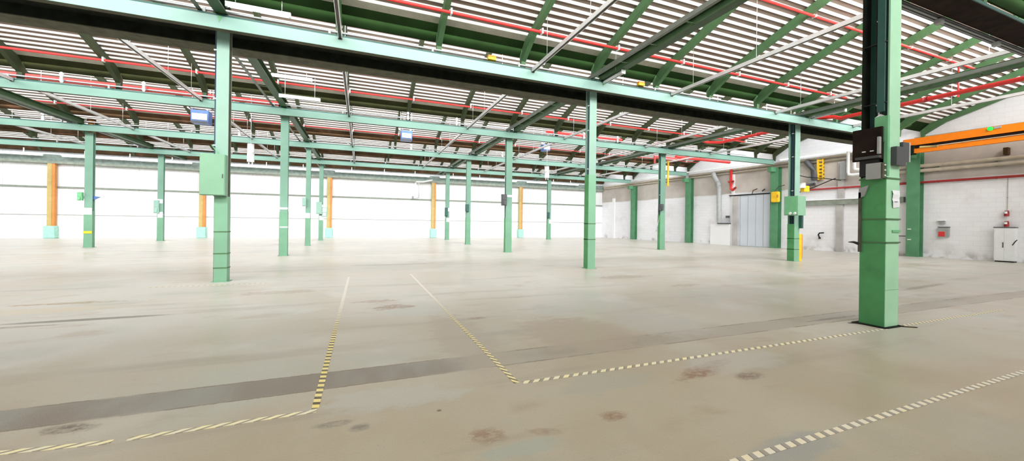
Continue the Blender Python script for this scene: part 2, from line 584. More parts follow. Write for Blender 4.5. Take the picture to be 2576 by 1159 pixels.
RX = [2.15 + 2.7925 * k for k in range(-11, 10)]
BAYNAME = ['overhead beside the camera', 'of the nearest bay', 'of the second bay', 'of the third bay', 'of the fourth bay', 'of the last bay at the end wall']
for i, yf in enumerate(YFR):
    yr = (YFR[i - 1] + .68) if i else -4.2
    root = thing('ceiling', 'saw-tooth roof slope ' + BAYNAME[i] + ', white strips between brown ribs', 'ceiling', (0, yf, 7), kind='structure')
    x1 = wallx(yf) - .02
    xs, xe = XL, x1
    # deck: brown troughs and white strips
    br, wh = MB(), MB()
    p, w, dep = .2351, .064, .030
    y = yf - .05
    first = True
    while y > yr + .05:
        a, b, c2 = y, y - w, max(y - p, yr)
        wh.quad((xs, a, zdeck(a, yf)), (xe, a, zdeck(a, yf)), (xe, b, zdeck(b, yf)), (xs, b, zdeck(b, yf)))
        pr = [(b, zdeck(b, yf)), (b - .018, zdeck(b, yf) + dep), (c2 + .018, zdeck(c2, yf) + dep), (c2, zdeck(c2, yf))]
        for (ya, za), (yb, zb), tg in zip(pr, pr[1:], (wh, br, br)):
            tg.quad((xs, ya, za), (xe, ya, za), (xe, yb, zb), (xs, yb, zb))
        y -= p
    part('deck_sheet', br, DECKB, root)
    part('white_strip_sheet', wh, STRIPGLOW, root)
    es = MB().quad((xs, yf - .05, zdeck(yf - .05, yf)), (xe, yf - .05, zdeck(yf - .05, yf)), (xe, yf + .19, zdeck(yf + .19, yf)), (xs, yf + .19, zdeck(yf + .19, yf)))
    part('deck_end_strip', es, STRIPG, root)
    gy = yf + (.68 if i < 5 else .4)
    gt = MB().prism([(yf + .19, zdeck(yf + .19, yf)), (yf + .64, 7.20), (gy, 7.20), (gy, 7.23), (yf + .655, 7.23), (yf + .205, zdeck(yf + .19, yf) + .03)], 0, xs, xe)
    if i == 5:
        gt = MB().prism([(yf - .05, zdeck(yf - .05, yf)), (yf + .1, 6.75), (yf + .4, 6.75), (yf + .4, 6.8), (yf + .14, 6.8), (yf, zdeck(yf - .05, yf))], 0, xs, xe)
    part('valley_gutter', gt, GUTT if i < 2 else (GUTO if i < 3 else GUTR), root)
    if i < 5:
        nz = zdeck(gy + .0, YFR[i + 1])
        wn = part('glazing', MB().quad((xs, gy, 7.23), (xe, gy, 7.23), (xe, gy, nz), (xs, gy, nz)), GLASS, root)
        gb = MB()
        for k in range(40):
            xx = xs + (xe - xs) * k / 39
            gb.box(xx - .025, xx + .025, gy + .005, gy + .04, 7.23, nz)
        part('glazing_bar', gb, TEALD, wn)
    # rafters: bent bars that carry the deck and land on the girder
    rf = MB()
    zr = zdeck(yr, yf)
    if i < 5:
        low = [(yf + .52, 6.625), (yf + .42, 6.625), (yf + .40, 6.97), (yf - .46, 7.48)]
    else:
        low = [(yf + .2, 6.75), (yf + .1, 6.75), (yf - .46, 7.48)]
    top = [(yf - .02, zdeck(yf - .02, yf) - .005), (yf + .17, zdeck(yf + .17, yf) - .005), (low[0][0] + .06, 7.19 if i < 5 else 6.74)]
    outl = low + [(yr, zr - .27), (yr, zr - .005)] + top
    rf.prism(outl, 0, RX[0] - .075, RX[0] + .075)
    r0 = None
    for k, x in enumerate(RX):
        if x < xs or x > x1 - .3:
            continue
        if r0 is None:
            mesh = MB().prism(outl, 0, x - .075, x + .075)
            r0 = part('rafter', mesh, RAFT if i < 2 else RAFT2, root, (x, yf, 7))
            rx0 = x
        else:
            copy_part(r0, x - rx0)
    copy_part(r0, x1 - .12 - rx0)

# ------------------------------------------------------------------ girders on the column rows
RO = ['nearest', 'second', 'third', 'fourth']
for i in range(1, 5):
    yf = YFR[i]
    bw = 1.2 if i == 1 else .68
    xe = 26.2 if i == 1 else wallx(yf + 1) - .78
    g = thing('roof_girder', ('long mint green twin girder on the nearest row of posts with dark hollow underside' if i == 1 else 'long mint green girder on the %s row of posts' % RO[i - 1]), 'girder', (0, yf, 6.26), 'roof girders across the hall', 'thing')
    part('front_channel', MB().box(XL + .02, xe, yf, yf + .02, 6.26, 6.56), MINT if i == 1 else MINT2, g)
    part('front_lip', MB().box(XL + .02, xe, yf + .02, yf + .19, 6.26, 6.28), DUST, g)
    part('top_angle', MB().box(XL + .02, xe, yf + .03, yf + .30, 6.562, 6.62), TEALD, g)
    part('soffit_plate', MB().box(XL + .02, xe, yf + .30, yf + bw, 6.54, 6.60), STEELSHADE, g)  # near-black colour stands in for shade under the girder
    part('web_plate', MB().box(XL + .02, xe, yf + bw - .04, yf + bw, 6.275 if i == 1 else 6.40, 6.54), STEELSHADE, g)
    if i == 1:
        part('rear_flange', MB().box(XL + .02, xe, yf + 1.16, yf + 1.72, 6.255, 6.275), DUST, g)
    sp = None
    for xx in (-14.0, -3.3, 7.75, 18.9):
        if sp is None:
            sp = part('splice_plate', MB().prism([(xx, 6.565), (xx + .10, 6.565), (xx + .03, 6.40)], 1, yf - .008, yf - .001), GREEN, g, (xx, yf, 6.5))
            x00 = xx
        else:
            copy_part(sp, xx - x00)
g = thing('plate_girder', 'dark brown girder high at the upper right, above the big near post', 'girder', (8, 3.9, 6.26), 'roof girders across the hall', 'thing')
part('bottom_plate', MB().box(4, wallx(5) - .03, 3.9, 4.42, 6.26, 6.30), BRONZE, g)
part('front_edge', MB().box(4, wallx(5) - .03, 3.88, 3.9, 6.26, 6.32), TEALD, g)
part('cable_tray', MB().box(4, wallx(5) - .03, 4.44, 4.62, 6.24, 6.27), DGREY, g)
part('cable_bundle', MB().tube([(4, 4.50, 6.225), (30, 4.50, 6.225)], .018).tube([(4, 4.56, 6.22), (30, 4.56, 6.22)], .012), GREYP, g)
fx = [(2380, 45, 'white junction box on the cable tray under the dark upper right girder, nearer the post'), (2505, 108, 'white junction box on the cable tray under the dark upper right girder, by the rails')]
for px, py, lb in fx:
    q = at(px, py, 2, 6.2)
    t = thing('junction_box', lb, 'junction box', (q.x, 4.5, 6.12), 'boxes on the cable tray')
    part('case', MB().box(q.x - .07, q.x + .07, 4.43, 4.55, 6.12, 6.21), GREYP, t)
    part('mounting_gland', MB().tube([(q.x + .07, 4.49, 6.16), (q.x + .13, 4.49, 6.16)], .025), WHITE, t)
# eaves beam at the end wall
g = thing('eaves_beam', 'grey-green beam along the top of the white end wall', 'girder', (0, 41.3, 5.8), kind='thing')
part('lower_flange', MB().box(XL, wallx(41.6) - .03, 41.2, 41.59, 5.80, 5.98), LINT, g)
part('web_plate', MB().box(XL, wallx(41.6) - .03, 41.35, 41.59, 5.98, 6.5), EAVE, g)
# girts on the end wall
solo('wall_rail', MB().box(XL + .02, wallx(41.6) - .03, 41.5, 41.595, 3.93, 4.05), LINT, 'upper grey-green rail along the white end wall, thicker of two', 'rail', (0, 41.5, 3.9), 'rails on the end wall')
solo('wall_rail', MB().box(XL + .02, wallx(41.6) - .03, 41.565, 41.595, 1.80, 1.835), LINT, 'lower thin dark rail along the white end wall', 'rail', (0, 41.5, 1.8), 'rails on the end wall')

# ------------------------------------------------------------------ tie beams between the rows (one per post line and bay)
TX = [(-14.0, 'far left'), (-3.3, 'left of the aisle'), (7.75, 'over the middle posts'), (18.75, 'nearest the brick wall')]
for i in range(0, 5):
    ya, yb = YFR[i] + (.56 if i == 0 else 1.73 if i == 1 else .69), YFR[i + 1] + (0 if i < 4 else -.42)
    for x, nm in TX:
        if (x == -14.0 and i < 2) or (i == 0 and x == 18.75 and False):
            continue
        g = thing('tie_beam', 'dark green tie beam %s, %s' % (nm, ['above the nearest floor', 'between the nearest two girders', 'between the second and third girders', 'between the third and fourth girders', 'between the last girder and the end wall'][i]), 'beam', (x, ya, 6.7), 'tie beams joining the girders', 'thing')
        ch = MB().box(x - .06, x + .20, ya, yb + .3, 6.63, 6.66).box(x + .06, x + .08, ya, yb + .3, 6.66, 6.88).box(x - .06, x + .20, ya, yb + .3, 6.88, 6.90)
        part('channel', ch, TIEC, g)
        part('flange_angle', MB().box(x - .42, x - .33, ya, yb + .25, 6.65, 6.67).box(x - .42, x - .40, ya, yb + .25, 6.67, 6.77), TIEG, g)
        n = int((yb - ya) / 1.3)
        c0 = part('lacing_bar', MB().box(x - .33, x - .06, ya + .3, ya + .35, 6.655, 6.665), TIEC, g, (x, ya + .3, 6.73))
        for k in range(1, n):
            copy_part(c0, 0, (yb - ya - .5) * k / n)

# ------------------------------------------------------------------ galvanised rails hung across each bay
RAILX = [-22.9, -17.3, -11.75, -6.2, -.58, 5.1, 10.85, 16.65, 22.2]
ORD = ['first', 'second', 'third', 'fourth', 'fifth', 'sixth', 'seventh', 'eighth', 'ninth']
BT = ['before the nearest girder', 'between the nearest and second girders', 'between the second and third girders', 'between the third and fourth girders']
for i in range(1, 5):
    ya = (4.7 if i == 1 else YFR[i - 1] + (2.35 if i == 2 else .75))
    yb = YFR[i] - .03
    vis = [x for x in RAILX if {1: x > -2, 2: x > -13, 3: x > -18, 4: x > -24}[i]]
    for k, x in enumerate(vis):
        if i == 1:
            lb = ['short-looking brown-edged rail running straight away above the aisle', 'long chrome-edged rail sloping up from the nearest girder just left of the middle post',
                  'pale steel rail sloping up right of the middle post', 'pale steel rail passing behind the big near post', 'white steel rail lowest along the brick gable'][k]
        else:
            lb = 'grey steel ceiling rail, %s from the left, %s' % (ORD[k], BT[i - 1])
        t = thing('ceiling_rail', lb, 'rail', (x, ya, 6.52), 'steel rails hung under the roof')
        z0 = 6.50
        b = MB()
        for sx in (-.05, .035):
            b.box(x + sx, x + sx + .015, ya, yb, z0, z0 + .10)
        b.box(x - .05, x + .05, ya, yb, z0 + .10, z0 + .112)
        part('channel', b, RAILW, t)
        part('end_cap', MB().box(x - .055, x + .055, yb, yb + .02, z0 - .01, z0 + .115), GALVD, t)
        part('inner_shade_strip', MB().box(x - .033, x + .033, ya, yb, z0 + .012, z0 + .022), GALVD, t)  # dark strip painting the shaded inside of the channel
        for yy in (ya + .6, (ya + yb) / 2, yb - 1.0):
            zt = zdeck(yy, YFR[i])
            part('hanger_rod', MB().tube([(x, yy, z0 + .11), (x, yy, zt)], .008, 5), GALV, t)

for (pa, pb), lb in ((((1520, 209), (1570, 181)), 'short bright rail stub on the nearest girder beside the middle post'), (((2046, 296), (2122, 276)), 'short bright rail stub on the nearest girder beside the big near post')):
    a = at(*pa, 1, 11.43)
    d = at(*pb, 2, a.z + .02)
    x = a.x
    t = thing('ceiling_rail', lb, 'rail', (x, d.y, a.z), 'short rail stubs')
    b = MB()
    for sx in (-.05, .03):
        b.box(x + sx, x + sx + .02, d.y, 11.43, a.z - .03, a.z + .04)
    b.box(x - .05, x + .05, d.y, 11.43, a.z + .04, a.z + .05)
    part('channel', b, RAILW, t)
    part('end_cap', MB().box(x - .07, x + .07, d.y - .04, d.y, a.z - .05, a.z + .08), WHITE, t)
    part('hanger_rod', MB().tube([(x, d.y + .4, a.z + .05), (x, d.y + .4, a.z + .75)], .01, 5), GALV, t)

# ------------------------------------------------------------------ red sprinkler pipes
for i in range(1, 5):
    yf = YFR[i]
    x0, x1 = XL, 20.2 if i == 1 else (24.5 if i < 3 else wallx(yf) - .3)
    t = thing('sprinkler_pipe', 'thin red sprinkler pipe along the roof slope %s' % ['in front of the nearest girder', 'in front of the second girder', 'in front of the third girder', 'in front of the fourth girder'][i - 1], 'pipe', (x0, yf - .72, 7.4), 'red pipes along the roof slopes')
    part('pipe', MB().tube([(x0, yf - .76, 7.44), (x1, yf - .76, 7.44)], .042, 10), RED if i < 3 else DRED, t)
    c0 = None
    for x in RX:
        if x > x1 or x < -20:
            continue
        if c0 is None:
            c0 = part('clamp', MB().box(x + .085, x + .13, yf - .83, yf - .69, 7.38, 7.54), WHITE, t, (x, yf - .76, 7.44))
            xc = x
        else:
            copy_part(c0, x - xc)
t = thing('sprinkler_pipe', 'upper red sprinkler pipe at the top right, nearest the camera', 'pipe', (8, 8.4, 8.3), 'red pipes along the roof slopes')
part('pipe', MB().tube([(6, 8.02, 8.37), (24, 8.02, 8.37)], .042, 10), RED, t)
c0 = None
for x in RX:
    if 8 < x < 24:
        if c0 is None:
            c0 = part('clamp', MB().box(x + .085, x + .13, 7.95, 8.09, 8.33, 8.40), WHITE, t, (x, 8.0, 8.4))
            xc = x
        else:
            copy_part(c0, x - xc)
part('drop_pipe', MB().tube([(22.6, 8.02, 8.37), (22.6, 8.02, 7.0)], .03, 8), RED, t)
t = thing('water_main', 'thick bright red water pipe beside the big near post, sloping to the upper right', 'pipe', (20.3, 8, 6.6), 'thick red pipes')
part('pipe', MB().tube([(20.3, 4.6, 6.62), (20.3, 10.75, 6.62), (20.3, 10.95, 6.6), (20.26, 11.2, 6.72), (20.2, 11.9, 6.85)], .085, 12), RED, t)
part('coupling', MB().tube([(20.3, 8.0, 6.62), (20.3, 8.14, 6.62)], .105, 12), DRED, t)
t = thing('water_main', 'thick red pipe under the roof slope left of the green switch box post', 'pipe', (20.3, 16, 6.6), 'thick red pipes')
part('pipe', MB().tube([(20.5, 13.4, 6.75), (20.5, 17.5, 6.75), (20.3, 18.3, 6.9), (19.6, 18.6, 7.1)], .085, 12), RED, t)
part('coupling', MB().tube([(20.5, 15.0, 6.75), (20.5, 15.14, 6.75)], .105, 12), DRED, t)
part('hanger_rod', MB().tube([(20.5, 14.6, 6.8), (20.5, 14.6, 8.9)], .012, 5), GALV, t)
part('hanger_rod', MB().tube([(20.5, 17.0, 6.8), (20.5, 17.0, 8.2)], .012, 5), GALV, t)
t = thing('water_main', 'long pinkish red pipe behind the second girder at the left', 'pipe', (-12, 21.6, 7), 'thick red pipes')
part('pipe', MB().tube([(-26, 21.6, 7.22), (-3.6, 21.6, 7.22)], .10, 12), RED, t)
c0 = part('coupling', MB().tube([(-20, 21.6, 7.22), (-19.85, 21.6, 7.22)], .12, 12), DRED, t, (-20, 21.6, 7.22))
for k in range(1, 3):
    copy_part(c0, 5.6 * k)
t = thing('water_main', 'short pinkish red pipe behind the second girder right of the middle post', 'pipe', (13, 21.6, 7), 'thick red pipes')
part('pipe', MB().tube([(10.6, 21.6, 7.3), (16.2, 21.6, 7.3)], .10, 12), RED, t)
part('coupling', MB().tube([(13.4, 21.6, 7.3), (13.6, 21.6, 7.3)], .12, 12), DRED, t)
t = thing('water_main', 'red pipe with an upright flange frame under the second girder beside the yellow riser', 'pipe', (21, 23, 6.2), 'thick red pipes')
a, b = at(1700, 398, 1, 23.2), at(1835, 411, 1, 23.2)
part('pipe', MB().tube([(a.x, 23.2, a.z + .1), (b.x, 23.2, a.z + .1)], .12, 12), RED, t)
q = at(1652, 402, 1, 23.2)
part('flange_frame', MB().box(q.x - .28, q.x - .20, 23.1, 23.2, q.z - .28, q.z + .28).box(q.x + .20, q.x + .28, 23.1, 23.2, q.z - .28, q.z + .28).box(q.x - .2, a.x, 23.1, 23.2, q.z + .16, q.z + .28), RED, t)

# ------------------------------------------------------------------ cable trunking and tube lights over the girders
for i, nm in ((1, 'nearest'), (2, 'second'), (3, 'third'), (4, 'fourth')):
    yf = YFR[i]
    t = thing('cable_conduit', 'pale conduit pipe lying along the top of the %s girder' % nm, 'conduit', (0, yf + .55, 6.8), 'conduits on the girders')
    x1 = 15.0 if i == 1 else 26
    part('pipe', MB().tube([(XL, yf + .30, 6.80), (x1, yf + .30, 6.80)], .035, 8), GALV, t)
    c0 = part('saddle', MB().box(-19.03, -18.97, yf + .25, yf + .35, 6.625, 6.83), GREYP, t, (-19, yf + .3, 6.8))
    for k in range(1, 15):
        if -17.6 + k * 2.79 < x1:
            copy_part(c0, k * 2.79 + 1.4)


def tube_light(lb, x0, x1, y, z, grp='fluorescent tube lights', drop=.35):
    t = thing('tube_light', lb, 'light', ((x0 + x1) / 2, y, z), grp)
    part('tube', MB().tube([(x0 + .04, y, z), (x1 - .04, y, z)], .035, 10), TUBE, t)
    part('housing', MB().box(x0, x1, y - .05, y + .05, z + .035, z + .08), WHITE, t)
    for xx in (x0, x1 - .05):
        part('lamp_holder', MB().box(xx, xx + .05, y - .04, y + .04, z - .04, z + .035), WHITE, t)
    for xx in (x0 + .2, x1 - .2):
        part('hanger_rod', MB().tube([(xx, y, z + .08), (xx, y, z + drop)], .01, 5), GALV, t)


tube_light('glowing white tube light above the nearest girder at the top left', -3.1, -1.72, 11.3, 6.78)
tube_light('upper of two white tube lights beside the tie beam left of the taped aisle', -3.2, -1.83, 17.0, 7.06)
tube_light('lower of two white tube lights beside the tie beam left of the taped aisle', -2.95, -1.54, 17.0, 6.32, drop=.9)
for k, (xa, xb) in enumerate([(-29, -22.6), (-21.6, -13.4), (-12.4, -3.6), (-2.4, 6.6), (7.6, 16.4), (17.6, 24.5)]):
    lb = ['leftmost', 'second', 'third', 'fourth', 'fifth', 'rightmost'][k]
    t = thing('light_trunking', 'long white light strip on top of the end wall, %s of six' % (lb if k in (0, 5) else lb + ' from left'), 'light', ((xa + xb) / 2, 40.9, 6.4), 'light strips along the end wall')
    part('housing', MB().box(xa, xb, 40.84, 40.98, 6.40, 6.47), WHITE, t)
    part('tube', MB().tube([(xa + .05, 40.9, 6.36), (xb - .05, 40.9, 6.36)], .045, 8), TUBE, t)
    n = 3
    for j in range(n):
        xx = xa + (xb - xa) * (j + .5) / n
        part('hanger_bracket', MB().box(xx - .03, xx + .03, 40.87, 40.93, 6.47, 6.85), WHITE, t)
# small orange lamps on the nearest girder
for px, lb in ((1237, 'orange warning lamp on the nearest girder above the aisle tape'), (1612, 'orange warning lamp on the nearest girder right of the middle post')):
    q = at(px, 147 if px < 1400 else 212, 1, 11.55)
    t = thing('warning_lamp', lb, 'lamp', (q.x, 11.55, q.z - .06), 'orange warning lamps')
    part('lens', MB().box(q.x - .13, q.x + .13, 11.48, 11.62, q.z - .06, q.z + .03), YELLOW, t, bevel=.01)
    part('cap', MB().box(q.x - .13, q.x + .13, 11.48, 11.62, q.z + .03, q.z + .08), ORANGE, t, bevel=.01)
# white sprinkler heads standing on the second girder
HX = [(-10.5, 'first'), (-8.1, 'second'), (2.1, 'third'), (4.55, 'fourth'), (12.2, 'fifth'), (14.6, 'sixth')]
for x, o in HX:
    t = thing('sprinkler', 'small white sprinkler on the second girder, %s from left of six' % o, 'sprinkler', (x, 19.9, 6.68), 'white sprinkler heads on the second girder')
    part('stem', MB().tube([(x, 19.85, 6.66), (x, 19.85, 6.72), (x, 19.85, 6.9)], [.03, .06, .05], 8), WHITE, t)
    part('bulb', MB().tube([(x, 19.85, 6.93), (x, 19.85, 6.96), (x, 19.85, 7.02), (x, 19.85, 7.06)], [.03, .065, .065, .03], 8), WHITE, t)
HX3 = [(-15.5, 'leftmost, beside the far left post'), (-6.9, 'between the two left posts'), (3.2, 'above the middle of the aisle'), (10.0, 'right of the middle post line')]
for x, o in HX3:
    t = thing('sprinkler', 'tiny white sprinkler on the third girder, ' + o, 'sprinkler', (x, 28.0, 6.68), 'white sprinkler heads on the third girder')
    part('stem', MB().tube([(x, 28.0, 6.66), (x, 28.0, 6.72), (x, 28.0, 6.92)], [.04, .08, .06], 8), WHITE, t)
    part('bulb', MB().tube([(x, 28.0, 6.95), (x, 28.0, 6.99), (x, 28.0, 7.06), (x, 28.0, 7.1)], [.04, .08, .08, .04], 8), WHITE, t)

# ------------------------------------------------------------------ posts
def post(name, label, x0, x1, y, d=.22, zt=6.535, casing=2.3, ribs=(), m=MINTCOL, low=MINTLOW, cond=None, clip=(), web=None, side=False):
    xc = (x0 + x1) / 2
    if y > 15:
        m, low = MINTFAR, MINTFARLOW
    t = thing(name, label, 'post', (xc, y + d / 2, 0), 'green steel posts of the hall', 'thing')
    b = MB().box(x0, x1, y, y + .025, casing, zt).box(x0, x1, y + d - .025, y + d, casing, zt)
    part('shaft', b, m, t)
    if side:
        part('side_plate', MB().box(x1 - .012, x1 - .002, y + .03, y + d - .03, casing, zt), DUST, t)
    part('web', MB().box(xc - .012, xc + .012, y + .025, y + d - .025, casing, zt), web or m, t)  # a darker web colour paints shade into the recess
    part('lower_casing', MB().box(x0 - .008, x1 + .008, y - .006, y + d + .006, 0, casing), low, t, bevel=.006)
    part('shaded_side_panel', MB().box(x0 - .016, x0 - .007, y + .006, y + d - .002, .002, casing - .01), SIDESHADE if x0 > 0 else DUST, t)  # added plate, its darker colour paints the shaded side
    part('base_plate', MB().box(x0 - .05, x1 + .05, y - .05, y + d + .05, 0, .014), low, t)
    for z in ribs:
        part('strap', MB().box(x0 - .016, x1 + .016, y - .014, y + d + .014, z, z + .025), RAFT, t)
    if cond is not None:
        cx = x0 + cond
        part('conduit', MB().tube([(cx, y + d * .45, casing), (cx, y + d * .45, zt)], .03, 8), NAVY, t)
        for z in clip:
            part('conduit_clip', MB().box(cx - .05, cx + .05, y + d * .45 - .035, y + d * .45 + .035, z, z + .03), WHITE, t)
    return t


PA = post('steel_post', 'green post with a square green cabinet on it, nearest on the left', -3.48, -3.21, 12.05, d=.24, side=True, casing=2.2, ribs=(.35, .72, 1.28), cond=-.03, clip=(3.5, 4.7, 5.95))
PB = post('steel_post', 'plain green post in the middle of the hall, right of the tape lines', 7.61, 7.90, 12.0, d=.27, casing=3.4, ribs=(1.05, 1.62), cond=.05, clip=(3.6, 5.0, 5.9))
PD = post('steel_post', 'green post with a boxy green switch cabinet, close to the big near post', 18.84, 19.18, 12.0, d=.32, casing=1.75, ribs=(.55, 1.05), m=MINTCOL, cond=.07, clip=(3.3, 4.9, 6.0), web=TEALD)
post('steel_post', 'second-row green post with a white painted band, right of the cabinet post', -3.42, -3.11, 20.2, casing=2.0)
post('steel_post', 'second-row green post with grey socket boxes on its side, middle of the hall', 7.42, 7.78, 20.1, casing=1.9, cond=.05, clip=(4.2,))
post('steel_post', 'second-row green post with a dark switch and a yellow riser beside it', 18.32, 18.72, 20.2, casing=2.3, cond=.06, clip=(3.6, 4.6), web=TEALD)
post('steel_post', 'third-row slim green post beside the taped aisle, second left of it', -3.32, -3.05, 28.1, casing=2.0)
post('steel_post', 'third-row slim green post with dark side boxes, right of the aisle', 7.25, 7.58, 28.1, casing=2.0)
post('steel_post', 'far left green post with a blue tag and yellow ring', -13.96, -13.62, 28.2, casing=2.0)
post('steel_post', 'fourth-row small green post left of the cabinet post', -13.76, -13.42, 35.8, casing=2.0)
post('steel_post', 'fourth-row small green post in front of an ochre post, left of the aisle', -3.25, -2.95, 35.8, casing=2.0)
post('steel_post', 'fourth-row small green post just right of an ochre post', 7.28, 7.62, 35.8, casing=2.0)
post('steel_post', 'fourth-row small green post near the far corner', 17.80, 18.19, 35.8, casing=2.0)

# the big near post
C = thing('steel_post', 'big dark and light green post close on the right, with straps and switchgear', 'post', (8.03, 3.75, 0), 'green steel posts of the hall', 'thing')
b = MB().box(7.90, 8.21, 3.58, 3.605, 2.4, 6.26)
part('shaft', b, MINTC, C)
part('rear_flange', MB().box(7.84, 8.21, 3.90, 3.925, 2.4, 6.26), STEELSHADE, C)  # coloured dark in place of shade behind the front flange
part('web', MB().box(8.03, 8.055, 3.605, 3.90, 2.4, 6.26), TEALD, C)  # dark colour paints the shaded recess
part('side_plate', MB().box(7.84, 7.865, 3.62, 3.72, 3.5, 6.26), TEALD, C)
part('lower_casing', MB().box(7.845, 8.215, 3.575, 3.93, 0, 2.45), MINTC, C, bevel=.008)
part('shaded_side_panel', MB().box(7.834, 7.846, 3.583, 3.926, .002, 2.44), SIDESHADE, C, bevel=.003)  # darker green paints the shaded left side of the post
part('cover_plate', MB().box(7.832, 7.842, 3.60, 3.74, 3.0, 3.42), GREEN, C)
part('base_plate', MB().box(7.74, 8.26, 3.52, 3.98, 0, .012), STEELSHADE, C)
for z in (2.40, 1.74, 1.36):
    part('strap', MB().box(7.826, 8.229, 3.561, 3.944, z, z + .022), RAFT, C)
part('short_strap', MB().box(8.0, 8.225, 3.561, 3.60, 1.535, 1.575), GREEN, C)
part('seam', MB().box(7.8385, 8.2165, 3.5735, 3.9315, .60, .604), RAFT, C)
part('edge_strip', MB().box(7.80, 7.838, 3.90, 3.935, 1.2, 2.2), DUST, C)
part('stub_channel', MB().box(7.84, 7.90, 3.57, 3.62, 2.45, 3.42), GREEN, C)
for dx, mt, r in ((.0, BLACK, .012), (.035, WHITE, .011), (.06, BLACK, .01)):
    part('cable', MB().tube([(7.90, 3.66 + dx * 1.6, 3.3), (7.895, 3.66 + dx * 1.6, 4.2), (7.90, 3.665 + dx * 1.6, 6.2)], r, 6), mt, C)
for z in (5.0, 3.62, 3.42):
    part('cable_clip', MB().tube([(7.86, 3.63, z), (7.87, 3.68, z + .02), (7.87, 3.74, z)], [.012, .028, .012], 8), WHITE, C)
for z in (4.62, 3.64):
    part('cable_tie', MB().box(7.845, 7.885, 3.6, 3.9, z, z + .012), BLACK, C)
part('tag', MB().prism([(3.80, 2.31), (3.93, 2.27), (3.93, 2.1), (3.86, 2.13)], 0, 7.80, 7.83), GREYP, C)
part('latch', MB().tube([(7.83, 3.92, 1.33), (7.77, 3.98, 1.36), (7.72, 4.03, 1.36)], [.03, .02, .006], 6), BLACK, C)
t = thing('switchgear', 'dark brown open switch panel with a grey handle on the big near post', 'switch', (7.8, 3.75, 2.8))
part('panel', MB().box(7.78, 7.832, 3.62, 4.02, 2.72, 3.25), BRONZE, t, bevel=.006)
part('recess', MB().box(7.79, 7.832, 3.66, 3.92, 2.46, 2.72), BLACK, t)
part('handle', MB().box(7.73, 7.78, 3.62, 3.66, 2.80, 3.08), GREYP, t, bevel=.008)
part('shelf', MB().box(7.72, 7.78, 3.62, 3.95, 2.74, 2.78), DGREY, t)
for yy in (3.72, 3.83):
    part('screw', MB().box(7.772, 7.78, yy, yy + .05, 2.86, 2.875), WHITE, t)
t = thing('fuse_box', 'small grey fuse box with three white screws on the big near post', 'box', (7.8, 3.68, 2.4))
part('case', MB().box(7.74, 7.836, 3.61, 3.81, 2.40, 2.66), GREYP, t, bevel=.006)
part('side_cover', MB().box(7.745, 7.836, 3.585, 3.61, 2.41, 2.65), DUST, t)
for z in (2.45, 2.535, 2.62):
    part('screw', MB().tube([(7.80, 3.585, z), (7.80, 3.572, z)], .014, 8), WHITE, t)
t = thing('junction_box', 'dark grey box wrapped round the front edge of the big near post', 'box', (8.15, 3.55, 2.6), 'boxes on the big near post')
part('case', MB().box(7.95, 8.22, 3.50, 3.576, 2.62, 2.92), DGREY, t, bevel=.006)
part('side_box', MB().box(8.22, 8.40, 3.54, 3.78, 2.70, 3.02), DGREY, t, bevel=.006)
part('edge_trim', MB().box(8.40, 8.412, 3.53, 3.55, 2.70, 3.02), WHITE, t)
t = thing('notice_sheet', 'crumpled white notice sheet taped to the big near post', 'paper', (8.1, 3.57, 1.9))
sh = MB()
zs = [1.95, 2.02, 2.08, 2.15, 2.22]
for k in range(len(zs) - 1):
    o1, o2 = .004 + .012 * (k % 2), .004 + .012 * ((k + 1) % 2)
    xa, xb = (7.985 if k else 8.005), 8.19
    xa2 = 7.975
    sh.quad((xa, 3.568 - o1, zs[k] - (.02 if k == 0 else 0)), (xb, 3.568 - o1 * .5, zs[k]), (xb + .005, 3.568 - o2 * .5, zs[k + 1]), (xa2, 3.568 - o2, zs[k + 1]))
part('sheet', sh, PAPER, t)
part('pen_stroke', MB().box(8.02, 8.11, 3.548, 3.552, 2.03, 2.037), DGREY, t)

# cabinets on posts
t = thing('switch_cabinet', 'square green cabinet on the left post', 'cabinet', (-3.5, 11.9, 2.2), 'green cabinets on posts')
part('case', MB().box(-3.74, -3.21, 11.84, 12.03, 2.21, 3.25), BOXG, t, bevel=.008)
part('door', MB().box(-3.725, -3.225, 11.825, 11.84, 2.225, 3.235), BOXG, t, bevel=.004)
part('latch', MB().box(-3.27, -3.25, 11.815, 11.825, 2.65, 2.75), DGREY, t)
part('stay', MB().tube([(-3.55, 12.0, 3.5), (-3.36, 11.95, 3.25)], .012, 6), GREEN, t)
t = thing('switch_cabinet', 'green cabinet on the post by the brick wall, two white lamps at its foot', 'cabinet', (18.9, 11.8, 2.16), 'green cabinets on posts')
part('case', MB().box(18.27, 18.825, 11.50, 12.12, 2.14, 3.02), BOXG, t, bevel=.01)
part('door', MB().box(18.255, 18.27, 11.53, 12.09, 2.17, 2.99), GREEN, t, bevel=.004)
for yy in (11.60, 11.80):
    part('pilot_lamp', MB().tube([(18.25, yy, 2.24), (18.19, yy, 2.22)], .055, 10), WHITE, t)
part('socket', MB().box(19.13, 19.25, 11.86, 11.98, 1.55, 2.15), TEALD, t)
q = thing('post_guard', 'yellow guard panel at the foot of the cabinet post by the brick wall', 'guard', (19.3, 12.1, 0))
part('panel', MB().box(19.20, 19.42, 12.02, 12.06, .0, 1.28), YELLOW, q, bevel=.01)
part('edge', MB().box(19.42, 19.47, 12.02, 12.2, .14, 1.26), OCHRED, q)


